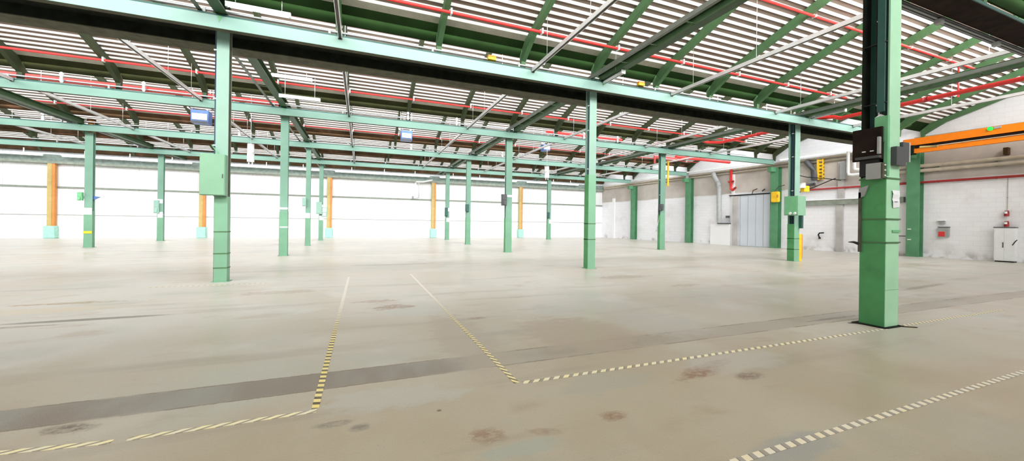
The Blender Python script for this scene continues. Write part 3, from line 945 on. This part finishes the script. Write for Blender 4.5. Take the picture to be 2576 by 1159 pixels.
# small switchgear on distant posts
def gear(lb, px, py, y, w, h, m, name='socket_box', cat='socket', lid=None):
    q = at(px, py, 1, y)
    t = thing(name, lb, cat, (q.x, y, q.z - h / 2), 'electrical boxes on posts')
    y -= .20
    part('case', MB().box(q.x - w / 2, q.x + w / 2, y, y + .16, q.z - h / 2, q.z + h / 2), m, t, bevel=.01)
    part('plug', MB().box(q.x - w * .3, q.x + w * .25, y - .06, y, q.z - h * .42, q.z - h * .1), lid or m, t, bevel=.008)
    part('lid', MB().box(q.x - w * .35, q.x + w * .35, y - .02, y, q.z, q.z + h * .42), lid or m, t)
    return t


gear('dark grey socket boxes clamped on the left side of the second-row middle post', 1266, 503, 20.15, .28, .62, DGREY)
gear('dark switch on the second-row post with the yellow riser', 1660, 521, 20.2, .3, .42, DGREY, 'lever_switch', 'switch')
gear('teal socket box on the third-row post beside the aisle, left side', 766, 508, 28.05, .22, .55, MINTCOL)
gear('dark socket box on the left side of the third-row post right of the aisle', 1174, 523, 28.15, .26, .55, TEALD)
gear('green socket box on the left side of the far left post', 206, 494, 28.25, .2, .45, GREEN)
gear('teal sockets on the fourth-row post left of the cabinet post', 396, 520, 35.85, .3, .95, MINTCOL)
gear('teal sockets on the left of the fourth-row post before the ochre post', 803, 523, 35.75, .42, 1.0, MINTCOL)
gear('teal boxes on the right of the fourth-row post before the ochre post', 817, 533, 35.85, .4, .8, MINTCOL, lid=WHITE)
gear('teal sockets on the fourth-row post just right of an ochre post', 1122, 533, 35.85, .28, .8, TEALD)
gear('teal sockets on the fourth-row post near the far corner', 1378, 541, 35.85, .26, .6, TEALD)


def plate(lb, px, py, y, w, h, m=WHITE, name='sign_plate', cat='sign'):
    q = at(px, py, 1, y)
    solo(name, MB().box(q.x - w / 2, q.x + w / 2, y - .015, y - .001, q.z - h / 2, q.z + h / 2), m, lb, cat, (q.x, y, q.z - h / 2), 'white plates and bands on posts')


plate('white plate on the far left post with the yellow ring', 219, 531, 28.19, .40, .36)
plate('yellow ring low on the far left post', 220, 584, 28.185, .36, .13, YELLOW, 'paint_band', 'band')
plate('white plate on the fourth-row post left of the cabinet post, lower one', 403, 540, 35.79, .3, .42)
plate('round-topped white plate on the fourth-row post left of the cabinet post, upper one', 403, 506, 35.79, .3, .3)
plate('white plate on the third-row post beside the aisle', 774, 542, 28.09, .27, .32)
plate('upper white band on the second-row post right of the cabinet post', 714, 524, 20.19, .31, .09, name='paint_band', cat='band')
plate('lower white band on the second-row post right of the cabinet post', 714, 571, 20.19, .31, .05, name='paint_band', cat='band')
plate('white band on the second-row middle post', 1283, 493, 20.09, .34, .12, name='paint_band', cat='band')
plate('upper white plate on the fourth-row post before the ochre post', 808, 519, 35.79, .36, .3)
plate('lower white plate on the fourth-row post before the ochre post', 808, 548, 35.79, .3, .36)
plate('upper white plate on the fourth-row post just right of an ochre post', 1127, 527, 35.79, .3, .3)
plate('lower white plate on the fourth-row post just right of an ochre post', 1127, 553, 35.79, .3, .36)
plate('white plate on the fourth-row post near the far corner', 1384, 557, 35.79, .3, .4)
q = at(238, 497, 1, 28.3)
t = thing('blue_flag', 'small blue tag sticking out from the far left post', 'tag', (q.x, 28.3, q.z - .1))
part('tag', MB().prism([(q.x - .35, q.z - .12), (q.x + .02, q.z - .1), (q.x + .25, q.z + .05), (q.x - .3, q.z + .12)], 1, 28.28, 28.34), BLUE, t)
part('clip', MB().box(q.x - .42, q.x - .33, 28.26, 28.36, q.z - .08, q.z + .08), DGREY, t)
t = thing('lever_rod', 'thin grey pull rod hanging beside the post with the yellow riser', 'rod', (18.1, 20.2, 1.2))
a, b = at(1660, 541, 1, 20.25), at(1652, 578, 1, 20.25)
part('rod', MB().tube([a, b], .018, 6), GREYP, t)
part('grip', MB().tube([b, b + Vector((-.03, 0, -.12))], .035, 8), GREYP, t)
t = thing('riser_pipe', 'yellow vertical pipe beside the second-row post at the brick wall', 'pipe', (18.9, 20.4, 4.2))
a, b = at(1681, 404, 1, 20.4), at(1681, 468, 1, 20.4)
part('pipe', MB().tube([a, (a.x, 20.4, b.z)], .06, 10), YELLOW, t)
part('mounting_clip', MB().tube([(a.x, 20.4, b.z + .06), (a.x, 20.4, b.z)], .085, 10), YELLOW, t)
q = at(233, 322, 1, 28.4)
t = thing('vent_stub', 'rusty orange pipe stub at the top of the far left post', 'pipe', (q.x, 28.4, 6.2))
part('pipe', MB().tube([(q.x, 28.3, 6.25), (q.x, 28.3, 6.95)], .13, 10), OCHRED, t)
part('collar', MB().tube([(q.x, 28.3, 6.9), (q.x, 28.3, 7.0)], .18, 10), GUTR, t)

# ochre posts on the end wall
for k, x in enumerate([-22.35, -12.82, -2.86, 7.09, 17.08]):
    lb = ['ochre post on the end wall at the left edge', 'ochre post on the end wall hidden behind the cabinet post', 'ochre post on the end wall left of the taped aisle',
          'ochre post on the end wall behind the middle of the hall', 'thin ochre post on the end wall nearest the far corner'][k]
    t = thing('wall_post', lb, 'post', (x, 41.3, 0), 'ochre posts along the end wall', 'thing')
    part('shaft', MB().box(x - .20, x + .06, 41.22, 41.5, .95, 5.95), OCHRE, t)
    part('side_flange', MB().box(x + .06, x + .22, 41.24, 41.5, .95, 5.95), OCHRED, t)
    part('footing', MB().box(x - .32, x + .32, 41.05, 41.55, 0, .95), SKIRT, t, bevel=.05)
# down pipes on the end wall
a = at(1045, 452, 1, 41.2)
t = thing('down_pipe', 'bent white double pipe on the end wall above the aisle', 'pipe', (a.x, 41.2, 4))
xa, xb, zb = at(1045, 452, 1, 41.2).x, at(1051, 452, 1, 41.2).x, at(1045, 498, 1, 41.2).z
part('pipe', MB().tube([(xb + 1.4, 40.6, 6.0), (xb + .5, 41.0, 5.8), (xa + .1, 41.08, 5.8), (xa, 41.08, 5.7), (xa, 41.08, zb + .1), (xa + .1, 41.08, zb)], .07, 8), WHITE, t)
part('return_pipe', MB().tube([(xb + .1, 41.12, 5.72), (xb + .1, 41.12, zb + .05), (xa + .1, 41.1, zb)], .05, 8), WHITE, t)
part('clamp', MB().box(xa - .3, xa - .15, 41.3, 41.48, zb - .05, zb + .2), GREYP, t)

# ------------------------------------------------------------------ hanging heaters and white pendants
def heater(lb, px, py, y, s=1.0):
    q = at(px, py, 1, y)
    x, z = q.x, q.z
    t = thing('unit_heater', lb, 'heater', (x, y, z), 'hanging blower heaters')
    part('casing', MB().box(x - .30 * s, x + .30 * s, y - .25, y + .25, z - .28 * s, z + .25 * s), BLUE, t, bevel=.02)
    part('front_panel', MB().box(x - .25 * s, x + .25 * s, y - .27, y - .25, z - .15 * s, z + .1 * s), WHITE, t)
    part('louvre', MB().box(x - .28 * s, x + .28 * s, y - .28, y - .25, z - .28 * s, z - .21 * s), DGREY, t)
    for sx in (-1, 1):
        cx = x + sx * .30 * s - .02
        part('hook', MB().tube([(cx - .1, y - .2, z + .48 * s), (cx - .1, y - .2, z + .32 * s), (cx, y - .2, z + .24 * s), (cx + .1, y - .2, z + .32 * s), (cx + .1, y - .2, z + .48 * s)], .035, 8), WHITE, t)
        part('hanger_rod', MB().tube([(cx, y, z + .25 * s), (cx, y, 8.3)], .012, 5), GALV, t)
    return t


heater('blue and white blower heater hanging right of the aisle, behind the second girder', 1022, 342, 22.6)
heater('blue blower heater hanging behind the left cabinet post', 507, 295, 22.6, 1.15)
heater('small grey blower heater hanging behind the second girder, right of the middle posts', 1372, 372, 24.5, .85)


def pendant(lb, px, py0, py1, y):
    a, b = at(px, py0, 1, y), at(px, py1, 1, y)
    x = a.x
    hgt = a.z - b.z
    t = thing('pendant_unit', lb, 'hanging unit', (x, y, b.z), 'white hanging cylinders')
    part('upper_tube', MB().tube([(x, y, a.z), (x, y, b.z + hgt * .58)], .14, 12), WHITE, t)
    part('lower_tube', MB().tube([(x, y, b.z + hgt * .60), (x, y, b.z + hgt * .15)], .15, 12), WHITE, t)
    for sx in (-.07, .07):
        part('prong', MB().tube([(x + sx, y, b.z + hgt * .15), (x + sx, y, b.z)], .03, 6), WHITE, t)
    part('hanger_rod', MB().tube([(x, y, a.z), (x, y, 8.0)], .012, 5), GALV, t)


pendant('white double cylinder hanging between the left posts', 631, 362, 415, 21.5)
pendant('white double cylinder hanging over the fourth-row post near the far corner', 1376, 418, 452, 22.5)

# ------------------------------------------------------------------ brick wall fittings
def wbox(mb, ya, yb, za, zb, d0, d1):
    """A box standing off the slanting brick wall between two depths."""
    d0 = max(d0, .006)
    return mb.prism([(wallx(ya) - d0, ya), (wallx(yb) - d0, yb), (wallx(yb) - d1, yb), (wallx(ya) - d1, ya)], 2, za, zb)


def wtube(pts, r, seg=8, d=.12):
    return MB().tube([(wallx(y) - (dd[0] if dd else d), y, z) for y, z, *dd in pts], r, seg)


def wthing(name, lb, cat, y, z, group=None):
    return thing(name, lb, cat, (wallx(y) - .1, y, z), group)


for y, lb, hz in ((35.5, 'green wall post on the brick wall nearest the far corner', 5.95), (27.95, 'green wall post on the brick wall left of the grey duct', 6.05), (20.0, 'green wall post on the brick wall beside the grey sliding door', 6.1), (12.2, 'double green wall post on the brick wall right of the big near post', 5.95)):
    t = wthing('wall_post', lb, 'post', y, 0, 'green posts along the brick wall')
    w = .28
    part('web', wbox(MB(), y - .03, y + .03, 0, hz, 0, .42), WALLG, t)
    part('front_flange', wbox(MB(), y - w, y + w, 0, hz, .42, .46), WALLG, t)
    part('rear_flange', wbox(MB(), y - w, y + w, 0, hz, .0, .04), WALLG, t)
    part('head_bracket', wbox(MB(), y - .15, y + .15, hz - .35, hz, .46, 1.0), WALLG, t)
    if y < 13:
        part('bolt', wbox(MB(), y + .05, y + .2, 1.55, 1.6, .46, .50), WHITE, t)
        part('bolt', wbox(MB(), y + .05, y + .2, .95, 1.0, .46, .50), WHITE, t)
# sliding door
t = wthing('sliding_door', 'large pale grey sliding steel door in the brick wall', 'door', 21.8, 0)
part('leaf', wbox(MB(), 20.45, 23.35, .02, 4.15, .02, .12), DOORG, t)
for yy in (21.0, 21.6, 22.25, 22.9):
    part('seam', wbox(MB(), yy, yy + .02, .05, 4.12, .12, .135), GREYP, t)
part('jamb', wbox(MB(), 23.0, 23.5, 0, 4.12, .0, .3), CONC, t)
t = wthing('door_track', 'dark track with bent brackets over the grey sliding door', 'rail', 22, 4.15)
part('rail', wbox(MB(), 20.3, 23.9, 4.16, 4.24, 0, .2), BLACK, t)
part('bracket', wtube([(21.9, 4.24), (21.85, 4.5), (21.5, 4.62)], .03, 6, .15), GUTR, t)
part('bracket', wtube([(21.1, 4.4), (20.9, 4.55)], .05, 6, .15), DGREY, t)
# trunk lintel and concrete pilasters
solo('wall_beam', wbox(MB(), 12.7, 18.3, 3.15, 3.46, 0, .22), LINT, 'grey-green lintel beam along the brick wall behind the big near post', 'beam', (wallx(15), 15, 3.15))
solo('ledge_strip', wbox(MB(), 14.3, 18.3, 3.47, 3.53, 0, .26), WHITE, 'thin white ledge on the grey-green lintel beam', 'ledge', (wallx(15), 15, 3.47))
for ya, yb, za, zb, lb in ((15.75, 16.12, 0, 3.14, 'grey concrete pilaster under the lintel beam'), (15.7, 16.05, 3.55, 6.0, 'stained concrete pilaster above the lintel beam'), (39.0, 39.4, 0, 4.8, 'white pilaster near the far corner of the brick wall'), (23.51, 23.74, 0, 6.0, 'pale pilaster between the grey duct and the sliding door')):
    solo('wall_pilaster', wbox(MB(), ya, yb, za, zb, 0, .14), CONC if ya < 20 else CLADW, lb, 'pilaster', (wallx(ya), ya, za), 'pilasters on the brick wall')
t = wthing('wall_hatch', 'bricked-up opening with a dark frame, just right of the big near post', 'hatch', 12.9, 1.1)
part('panel', wbox(MB(), 12.62, 13.9, 1.18, 3.1, 0, .02), CLADW, t)
part('frame', wbox(wbox(MB(), 12.58, 12.62, 1.14, 3.14, 0, .05), 12.62, 13.9, 1.14, 1.18, 0, .05), BLACK, t)
# cabinet with two signal horns above
t = wthing('wall_cabinet', 'white two-door electrical cabinet at the foot of the brick wall, right edge', 'cabinet', 8.87, 0)
part('body', wbox(MB(), 8.54, 9.2, .06, 1.70, 0, .32), WHITE, t)
part('plinth', wbox(MB(), 8.56, 9.18, 0, .06, 0, .28), BLACK, t)
part('top_cap', wbox(MB(), 8.52, 9.22, 1.70, 1.74, 0, .34), DGREY, t)
for ya, yb in ((8.56, 8.865), (8.875, 9.18)):
    dr = part('door', wbox(MB(), ya, yb, .1, 1.66, .32, .335), WHITE, t)
    if ya > 8.7:
        part('handle', wbox(MB(), 8.89, 8.91, .72, .98, .335, .36), BLACK, dr)
part('cable', wtube([(8.6, .85), (8.5, 1.05), (8.45, 1.12)], .02, 6, .36), BLACK, t)
for z, o in ((2.44, 'upper'), (1.92, 'lower')):
    t = wthing('signal_horn', '%s small dark red signal lamp above the white cabinet' % o, 'lamp', 8.86, z - .15, 'signal lamps above the white cabinet')
    part('body', wtube([(8.86, z - .16), (8.86, z + .02), (8.86, z + .12)], [.09, .09, .07], 10), DRED, t)
    part('lens', wtube([(8.86, z - .03, .22), (8.86, z + .09, .22)], .055, 10), WHITE, t)
t = wthing('wall_conduit', 'thin pale conduit running down to the signal lamps on the brick wall', 'conduit', 8.86, 2.5)
part('pipe', wtube([(8.86, 2.6), (8.86, 4.2)], .012, 6, .03), CREAM, t)
part('clip', wtube([(8.86, 3.2), (8.86, 3.23)], .03, 6, .03), GREYP, t)
t = wthing('call_box', 'grey wall box with a red lower half on the brick wall', 'box', 11.05, 1.18)
part('case', wbox(MB(), 10.86, 11.26, 1.18, 1.72, 0, .16), GREYP, t)
part('red_panel', wbox(MB(), 11.0, 11.25, 1.2, 1.46, .16, .175), RED, t)
part('top_flap', wbox(MB(), 10.84, 11.28, 1.70, 1.73, 0, .2), DGREY, t)
t = wthing('wall_lamp', 'small white bulkhead lamp above the red and grey wall box', 'lamp', 11.15, 1.9)
part('hood', wbox(MB(), 11.0, 11.3, 2.05, 2.13, 0, .16), WHITE, t)
part('body', wbox(MB(), 11.03, 11.27, 1.9, 2.05, 0, .1), GREYP, t)
t = wthing('tap', 'black water tap sticking out of the brick wall left of the near post', 'tap', 17.05, .95)
part('spout', wtube([(17.1, .9, .12), (17.1, 1.1, .25), (17.0, 1.22, .3), (16.75, 1.24, .3)], .045, 8), BLACK, t)
part('flange', wtube([(17.1, .82, .1), (17.1, .92, .1)], .07, 8), BLACK, t)
# grey duct and its foot
t = wthing('air_duct', 'bent grey duct coming down the brick wall left of the sliding door', 'duct', 24.6, 1.8)
part('duct', wtube([(25.25, 6.3), (25.15, 6.0), (24.75, 5.3), (24.65, 4.9), (24.6, 1.9)], .19, 12, .45), GREYP, t)
part('elbow', wtube([(24.82, 5.45), (24.68, 5.05)], .215, 12, .45), GREYP, t)
part('foot', wbox(MB(), 23.75, 24.85, 1.8, 1.88, .05, .4), DGREY, t)
solo('wall_plinth', wbox(MB(), 23.75, 25.6, 0, 1.79, 0, .3), CLADW, 'low white block under the grey duct', 'block', (wallx(24.5), 24.5, 0))
t = wthing('control_box', 'small dark control box beside the grey duct', 'box', 24.0, 2.35)
part('case', wbox(MB(), 23.85, 24.15, 2.32, 2.5, .14, .26), DGREY, t)
part('cable', wtube([(23.85, 2.32), (23.82, 1.85)], .02, 5, .2), GREYP, t)
t = wthing('hydrant_pipe', 'bright red hanging pipe with side outlets above the sliding door', 'pipe', 23.65, 4.6)
part('pipe', wtube([(23.66, 6.4), (23.66, 5.0), (23.66, 4.78), (23.5, 4.66), (23.35, 4.72)], .10, 10, .3), RED, t)
part('outlet', wtube([(23.5, 4.67), (23.2, 4.85)], .09, 8, .3), DRED, t)
part('outlet', wtube([(23.9, 5.38), (23.42, 5.38)], .09, 8, .3), DRED, t)
# yellow reel box on the wall post, yellow bracket
t = wthing('hose_reel', 'rounded yellow box on the green wall post by the sliding door', 'box', 19.75, 3.4)
part('case', wbox(MB(), 19.5, 20.05, 3.45, 4.25, .47, .75), YELLOW, t, bevel=.08)
part('knob', wbox(MB(), 19.48, 19.56, 3.8, 4.0, .75, .8), OCHRED, t)
part('hook', wtube([(19.9, 4.25, .55), (19.6, 4.6, .55), (19.2, 4.7, .5)], .03, 6), DGREY, t)
t = wthing('hoist_bracket', 'yellow ladder-like bracket high on the brick wall', 'bracket', 17.05, 4.9)
part('rail', wbox(MB(), 17.15, 17.25, 4.9, 6.3, .1, .25), YELLOW, t)
part('rail', wbox(MB(), 16.86, 16.92, 4.9, 6.3, .1, .25), YELLOW, t)
rg = MB()
for k in range(6):
    wbox(rg, 16.86, 17.2, 4.95 + .24 * k, 5.08 + .24 * k, .12, .2)
part('rung', rg, YELLOW, t)
# slack black cables
t = wthing('slack_cable', 'slack black cables crossing over the red wall pipe', 'cable', 16.5, 4.6)
part('cable', wtube([(18.6, 5.45), (17.6, 5.1), (16.6, 4.92), (15.6, 4.7)], .03, 6, .66), BLACK, t)
part('cable', wtube([(18.4, 4.0), (17.2, 4.35), (16.2, 4.75), (15.9, 4.85)], .03, 6, .66), BLACK, t)
part('connector', wtube([(17.6, 4.55), (17.1, 4.58)], .09, 8, .66), DGREY, t)
# warning beacon by the green cabinet
q = at(2020, 467, 1, 12.6)
t = thing('beacon_lamp', 'white and yellow beacon beside the cabinet post at the brick wall', 'lamp', (q.x, 12.6, q.z - .3))
part('dome', MB().tube([(q.x - .1, 12.6, q.z - .12), (q.x - .1, 12.6, q.z + .14)], .16, 12), WHITE, t)
part('mounting_base', MB().box(q.x - .05, q.x + .35, 12.5, 12.7, q.z - .3, q.z + .0), YELLOW, t, bevel=.02)
# long pipes along the brick wall
def wpipe(lb, pts, r, m, name='service_pipe', cat='pipe', d=.25, grp='pipes along the brick wall', every=2.1):
    t = wthing(name, lb, cat, pts[0][0], pts[0][1], grp)
    part('pipe', MB().tube([(wallx(y) - d, y, z) for y, z in pts], r, 10), m, t)
    c0 = None
    y = pts[0][0] + 1.0
    while y < pts[-1][0]:
        z = pts[0][1] + (pts[-1][1] - pts[0][1]) * (y - pts[0][0]) / (pts[-1][0] - pts[0][0])
        part('bracket', wbox(MB(), y, y + .05, z - r - .004, z + r + .004, 0, d - r * .5), LINT, t)
        y += every
    return t


wpipe('upper lagged cream pipe on the near part of the brick wall', [(4, 5.16), (13.6, 5.18)], .10, CREAM)
wpipe('lower lagged cream pipe on the near part of the brick wall', [(4, 4.90), (13.6, 4.91)], .10, CREAM)
wpipe('dull red pipe running level along the near brick wall', [(4, 4.25), (18.2, 4.26)], .065, DRED, d=.12)
wpipe('upper cream pipe along the far part of the brick wall', [(13.9, 6.42), (41, 6.28)], .09, CREAM, every=3, d=.14)
wpipe('lower cream pipe along the far part of the brick wall', [(13.9, 6.16), (41, 6.09)], .07, CREAM, every=3, d=.14)
t = wthing('light_trunking', 'white light trunking along the top of the brick wall behind the near post', 'light', 16, 6.6)
part('housing', wbox(MB(), 14.9, 19.6, 6.62, 6.75, .5, .62), WHITE, t)
part('tube', wtube([(15.0, 6.58), (19.5, 6.58)], .04, 8, .56), TUBE, t)
t = wthing('light_trunking', 'white light trunking along the far part of the brick wall', 'light', 28, 6.6)
part('housing', wbox(MB(), 21.4, 36.4, 6.55, 6.68, .5, .62), WHITE, t)
part('bracket', wbox(MB(), 28.0, 28.1, 6.0, 6.55, .3, .62), GREYP, t)
t = wthing('wall_duct', 'pair of white upright pipes bending behind the big near post', 'pipe', 15.3, 4.9)
part('pipe', wtube([(15.3, 6.6), (15.3, 5.2), (15.25, 5.05), (15.05, 5.0), (13.6, 4.98)], .09, 10, .5), WHITE, t)
part('pipe', wtube([(14.97, 6.6), (14.97, 5.45), (14.91, 5.35), (14.75, 5.3), (13.6, 5.28)], .09, 10, .5), WHITE, t)
t = wthing('upper_duct', 'dark bent duct high on the brick wall beside the yellow bracket', 'duct', 17.9, 5.3)
part('duct', wtube([(17.9, 6.3), (17.6, 5.9), (17.4, 5.5), (17.35, 4.9)], .18, 10, .3), DGREY, t)
part('box', wbox(MB(), 17.3, 17.75, 4.55, 5.2, .05, .3), GREYP, t)
part('box', wbox(MB(), 15.55, 15.85, 4.8, 5.9, .05, .3), GREYP, t)

# orange crane girder
t = thing('crane_girder', 'bright orange crane girder with a green lamp along the brick wall, upper right', 'crane', (28.3, 8, 5.76), kind='thing')
xq = 28.3
part('upper_beam', MB().box(xq, xq + .12, 4.8, 12.2, 6.20, 6.58), ORANGE, t)
part('web_plate', MB().box(xq + .06, xq + .1, 4.8, 12.0, 6.0, 6.2), BRONZE, t)
part('lower_beam', MB().box(xq - .06, xq + .16, 4.8, 11.7, 5.76, 6.0), ORANGE, t)
part('end_plate', MB().box(xq - .1, xq + .2, 11.7, 12.2, 5.70, 6.2), STEELSHADE, t)
part('cable_strip', MB().tube([(xq - .09, 4.8, 6.02), (xq - .09, 11.0, 6.02)], .022, 6), CREAM, t)
part('runner', MB().tube([(xq - .08, 10.75, 5.98), (xq - .08, 11.45, 6.05)], .055, 8), OCHRE, t)
a = at(2492, 324, 0, xq)
part('lamp', MB().tube([(xq - .01, a.y, a.z), (xq - .08, a.y, a.z)], .09, 14), LEDG, t)
part('lamp_socket', MB().box(xq - .05, xq, a.y - .34, a.y - .12, a.z - .03, a.z + .07), GREYP, t)
t = wthing('gable_rail', 'pale ledge moulding along the brick gable above the orange girder', 'ledge', 8, 6.75)
part('strip', wbox(MB(), 5.2, 12.3, 6.78, 6.88, 0, .12), CREAM, t)
part('bracket', wbox(MB(), 8.8, 8.95, 5.35, 5.7, 0, .3), GUTR, t)

# ------------------------------------------------------------------ floor tapes
TYB = tape_material('yellow_black_tape_lengthwise', (.93, .76, .26), (.10, .075, .03), .60, .12, .25, 1, (1.2, 4.5), (.44, .40, .34))
TYW = tape_material('worn_yellow_tape_lengthwise', (.92, .78, .36), (.15, .12, .06), .60, .75, .35, 1, (1.5, 4.5), (.44, .40, .34))
TXL = tape_material('worn_yellow_tape_crosswise', (.97, .86, .50), (.36, .315, .235),   .66, -.80, .6, 0, None, (.42, .37, .285), .124)
TXR = tape_material('faded_cream_tape_crosswise', (.93, .82, .50), (.36, .31, .235), .60, -.42, .6, 0, (3.5, 7.5), (.38, .33, .265))
TXN = tape_material('worn_cream_square_tape', (.86, .75, .52), (.36, .32, .27), .60, -.12, .7, 0, (3.0, 6.0), (.385, .345, .29))
W2 = .029


def tape(lb, x0, y0, x1, y1, m, loc=None):
    d = Vector((x1 - x0, y1 - y0))
    n = Vector((-d.y, d.x)).normalized() * W2
    L = d.length
    ang = math.atan2(d.y, d.x)
    along = 1 if abs(d.y) > abs(d.x) else 0
    b = MB()
    if along == 0:
        b.box(0, L, -W2, W2, 0, .002)
        rot = ang
    else:
        b.box(-W2, W2, 0, L, 0, .002)
        rot = ang - math.pi / 2
    o = bpy.data.objects.new('floor_tape', b.mesh('floor_tape', m))
    COL.objects.link(o)
    o.location = (x0, y0, .001)
    o.rotation_euler = (0, 0, rot)
    tag(o, lb, 'tape', 'hazard tape strips on the floor')


tape('yellow and black hazard tape running away from the bottom left, left edge of the aisle', -.345, 3.70, -.31, 12.2, TYB)
tape('yellow hazard tape running away down the hall, right edge of the aisle', 1.47, 3.60, 1.43, 12.3, TYW)
tape('slanted yellow dashes of tape crossing the floor to the left of the aisle', -1.55, 3.645, -.33, 3.645, TXL)
tape('short piece of yellow dashed tape at the left edge, beyond a gap', -3.2, 3.86, -1.64, 3.64, TXL)
tape('cream dashed tape from the aisle corner to the foot of the big near post', 1.53, 3.585, 7.78, 3.535, TXR)
tape('faint dashed tape continuing right beyond the big near post', 8.25, 3.56, 11.9, 3.57, TXR)
tape('nearest tape of square cream dashes at the bottom right', 2.0, 1.88, 8.2, 1.94, TXN)
solo('floor_tape', MB().box(-4.6, -2.2, 11.52, 11.57, .001, .003), TXR, 'faint white tape line on the floor at the foot of the left cabinet post', 'tape', (-3.4, 11.5, 0), 'hazard tape strips on the floor')
# litter at the near post
t = thing('wood_scrap', 'small brown stick lying on the floor beside the big near post', 'stick', (8.25, 3.45, 0))
part('stick', MB().prism([(8.20, 3.50), (8.35, 3.40), (8.36, 3.425), (8.21, 3.52)], 2, 0, .012), GUTR, t)
part('chip', MB().box(8.36, 8.39, 3.40, 3.43, 0, .008), BRONZE, t)
solo('rubber_mat', MB().prism([(7.62, 3.97), (7.84, 3.95), (7.84, 3.72), (7.80, 3.72), (7.70, 3.9)], 2, 0, .006), BLACK, 'black scrap of sheet at the foot of the big near post', 'scrap', (7.74, 3.85, 0))

# ------------------------------------------------------------------ daylight and exposure
SKYW = [1700, 4300, 4200, 4000, 3200, 1600]
w = bpy.data.worlds.new('sky')
w.use_nodes = True
bg = w.node_tree.nodes['Background']
bg.inputs['Color'].default_value = (.93, .97, 1.0, 1)
bg.inputs['Strength'].default_value = 2.2
# daylight entering through the glazed upright of every saw-tooth
for i, yf in enumerate(YFR):
    gy = -4.2 if i == 0 else YFR[i - 1] + .68
    zt = zdeck(gy, yf)
    ld = bpy.data.lights.new('skylight_daylight', 'AREA')
    ld.shape = 'RECTANGLE'
    ld.size, ld.size_y = 58, zt - 7.3
    ld.color = (1.0, .99, .97) if i < 2 else (.95, .975, 1.0)
    ld.energy = SKYW[i]
    ld.spread = math.radians(125)
    lo = bpy.data.objects.new('skylight_daylight', ld)
    COL.objects.link(lo)
    lo.location = (-.6, gy + .12, (zt + 7.15) / 2)
    lo.rotation_euler = (math.radians(72), 0, 0)
S.world = w
S.view_settings.view_transform = 'Standard'
S.view_settings.look = 'None'
S.view_settings.gamma = 1
S.view_settings.use_curve_mapping = False
S.view_settings.exposure = 0.0
cy = S.cycles
cy.max_bounces = 7
cy.diffuse_bounces = 5
cy.glossy_bounces = 2
cy.transmission_bounces = 4
cy.use_denoising = True
cy.caustics_reflective = False
cy.caustics_refractive = False
cy.sample_clamp_indirect = 8
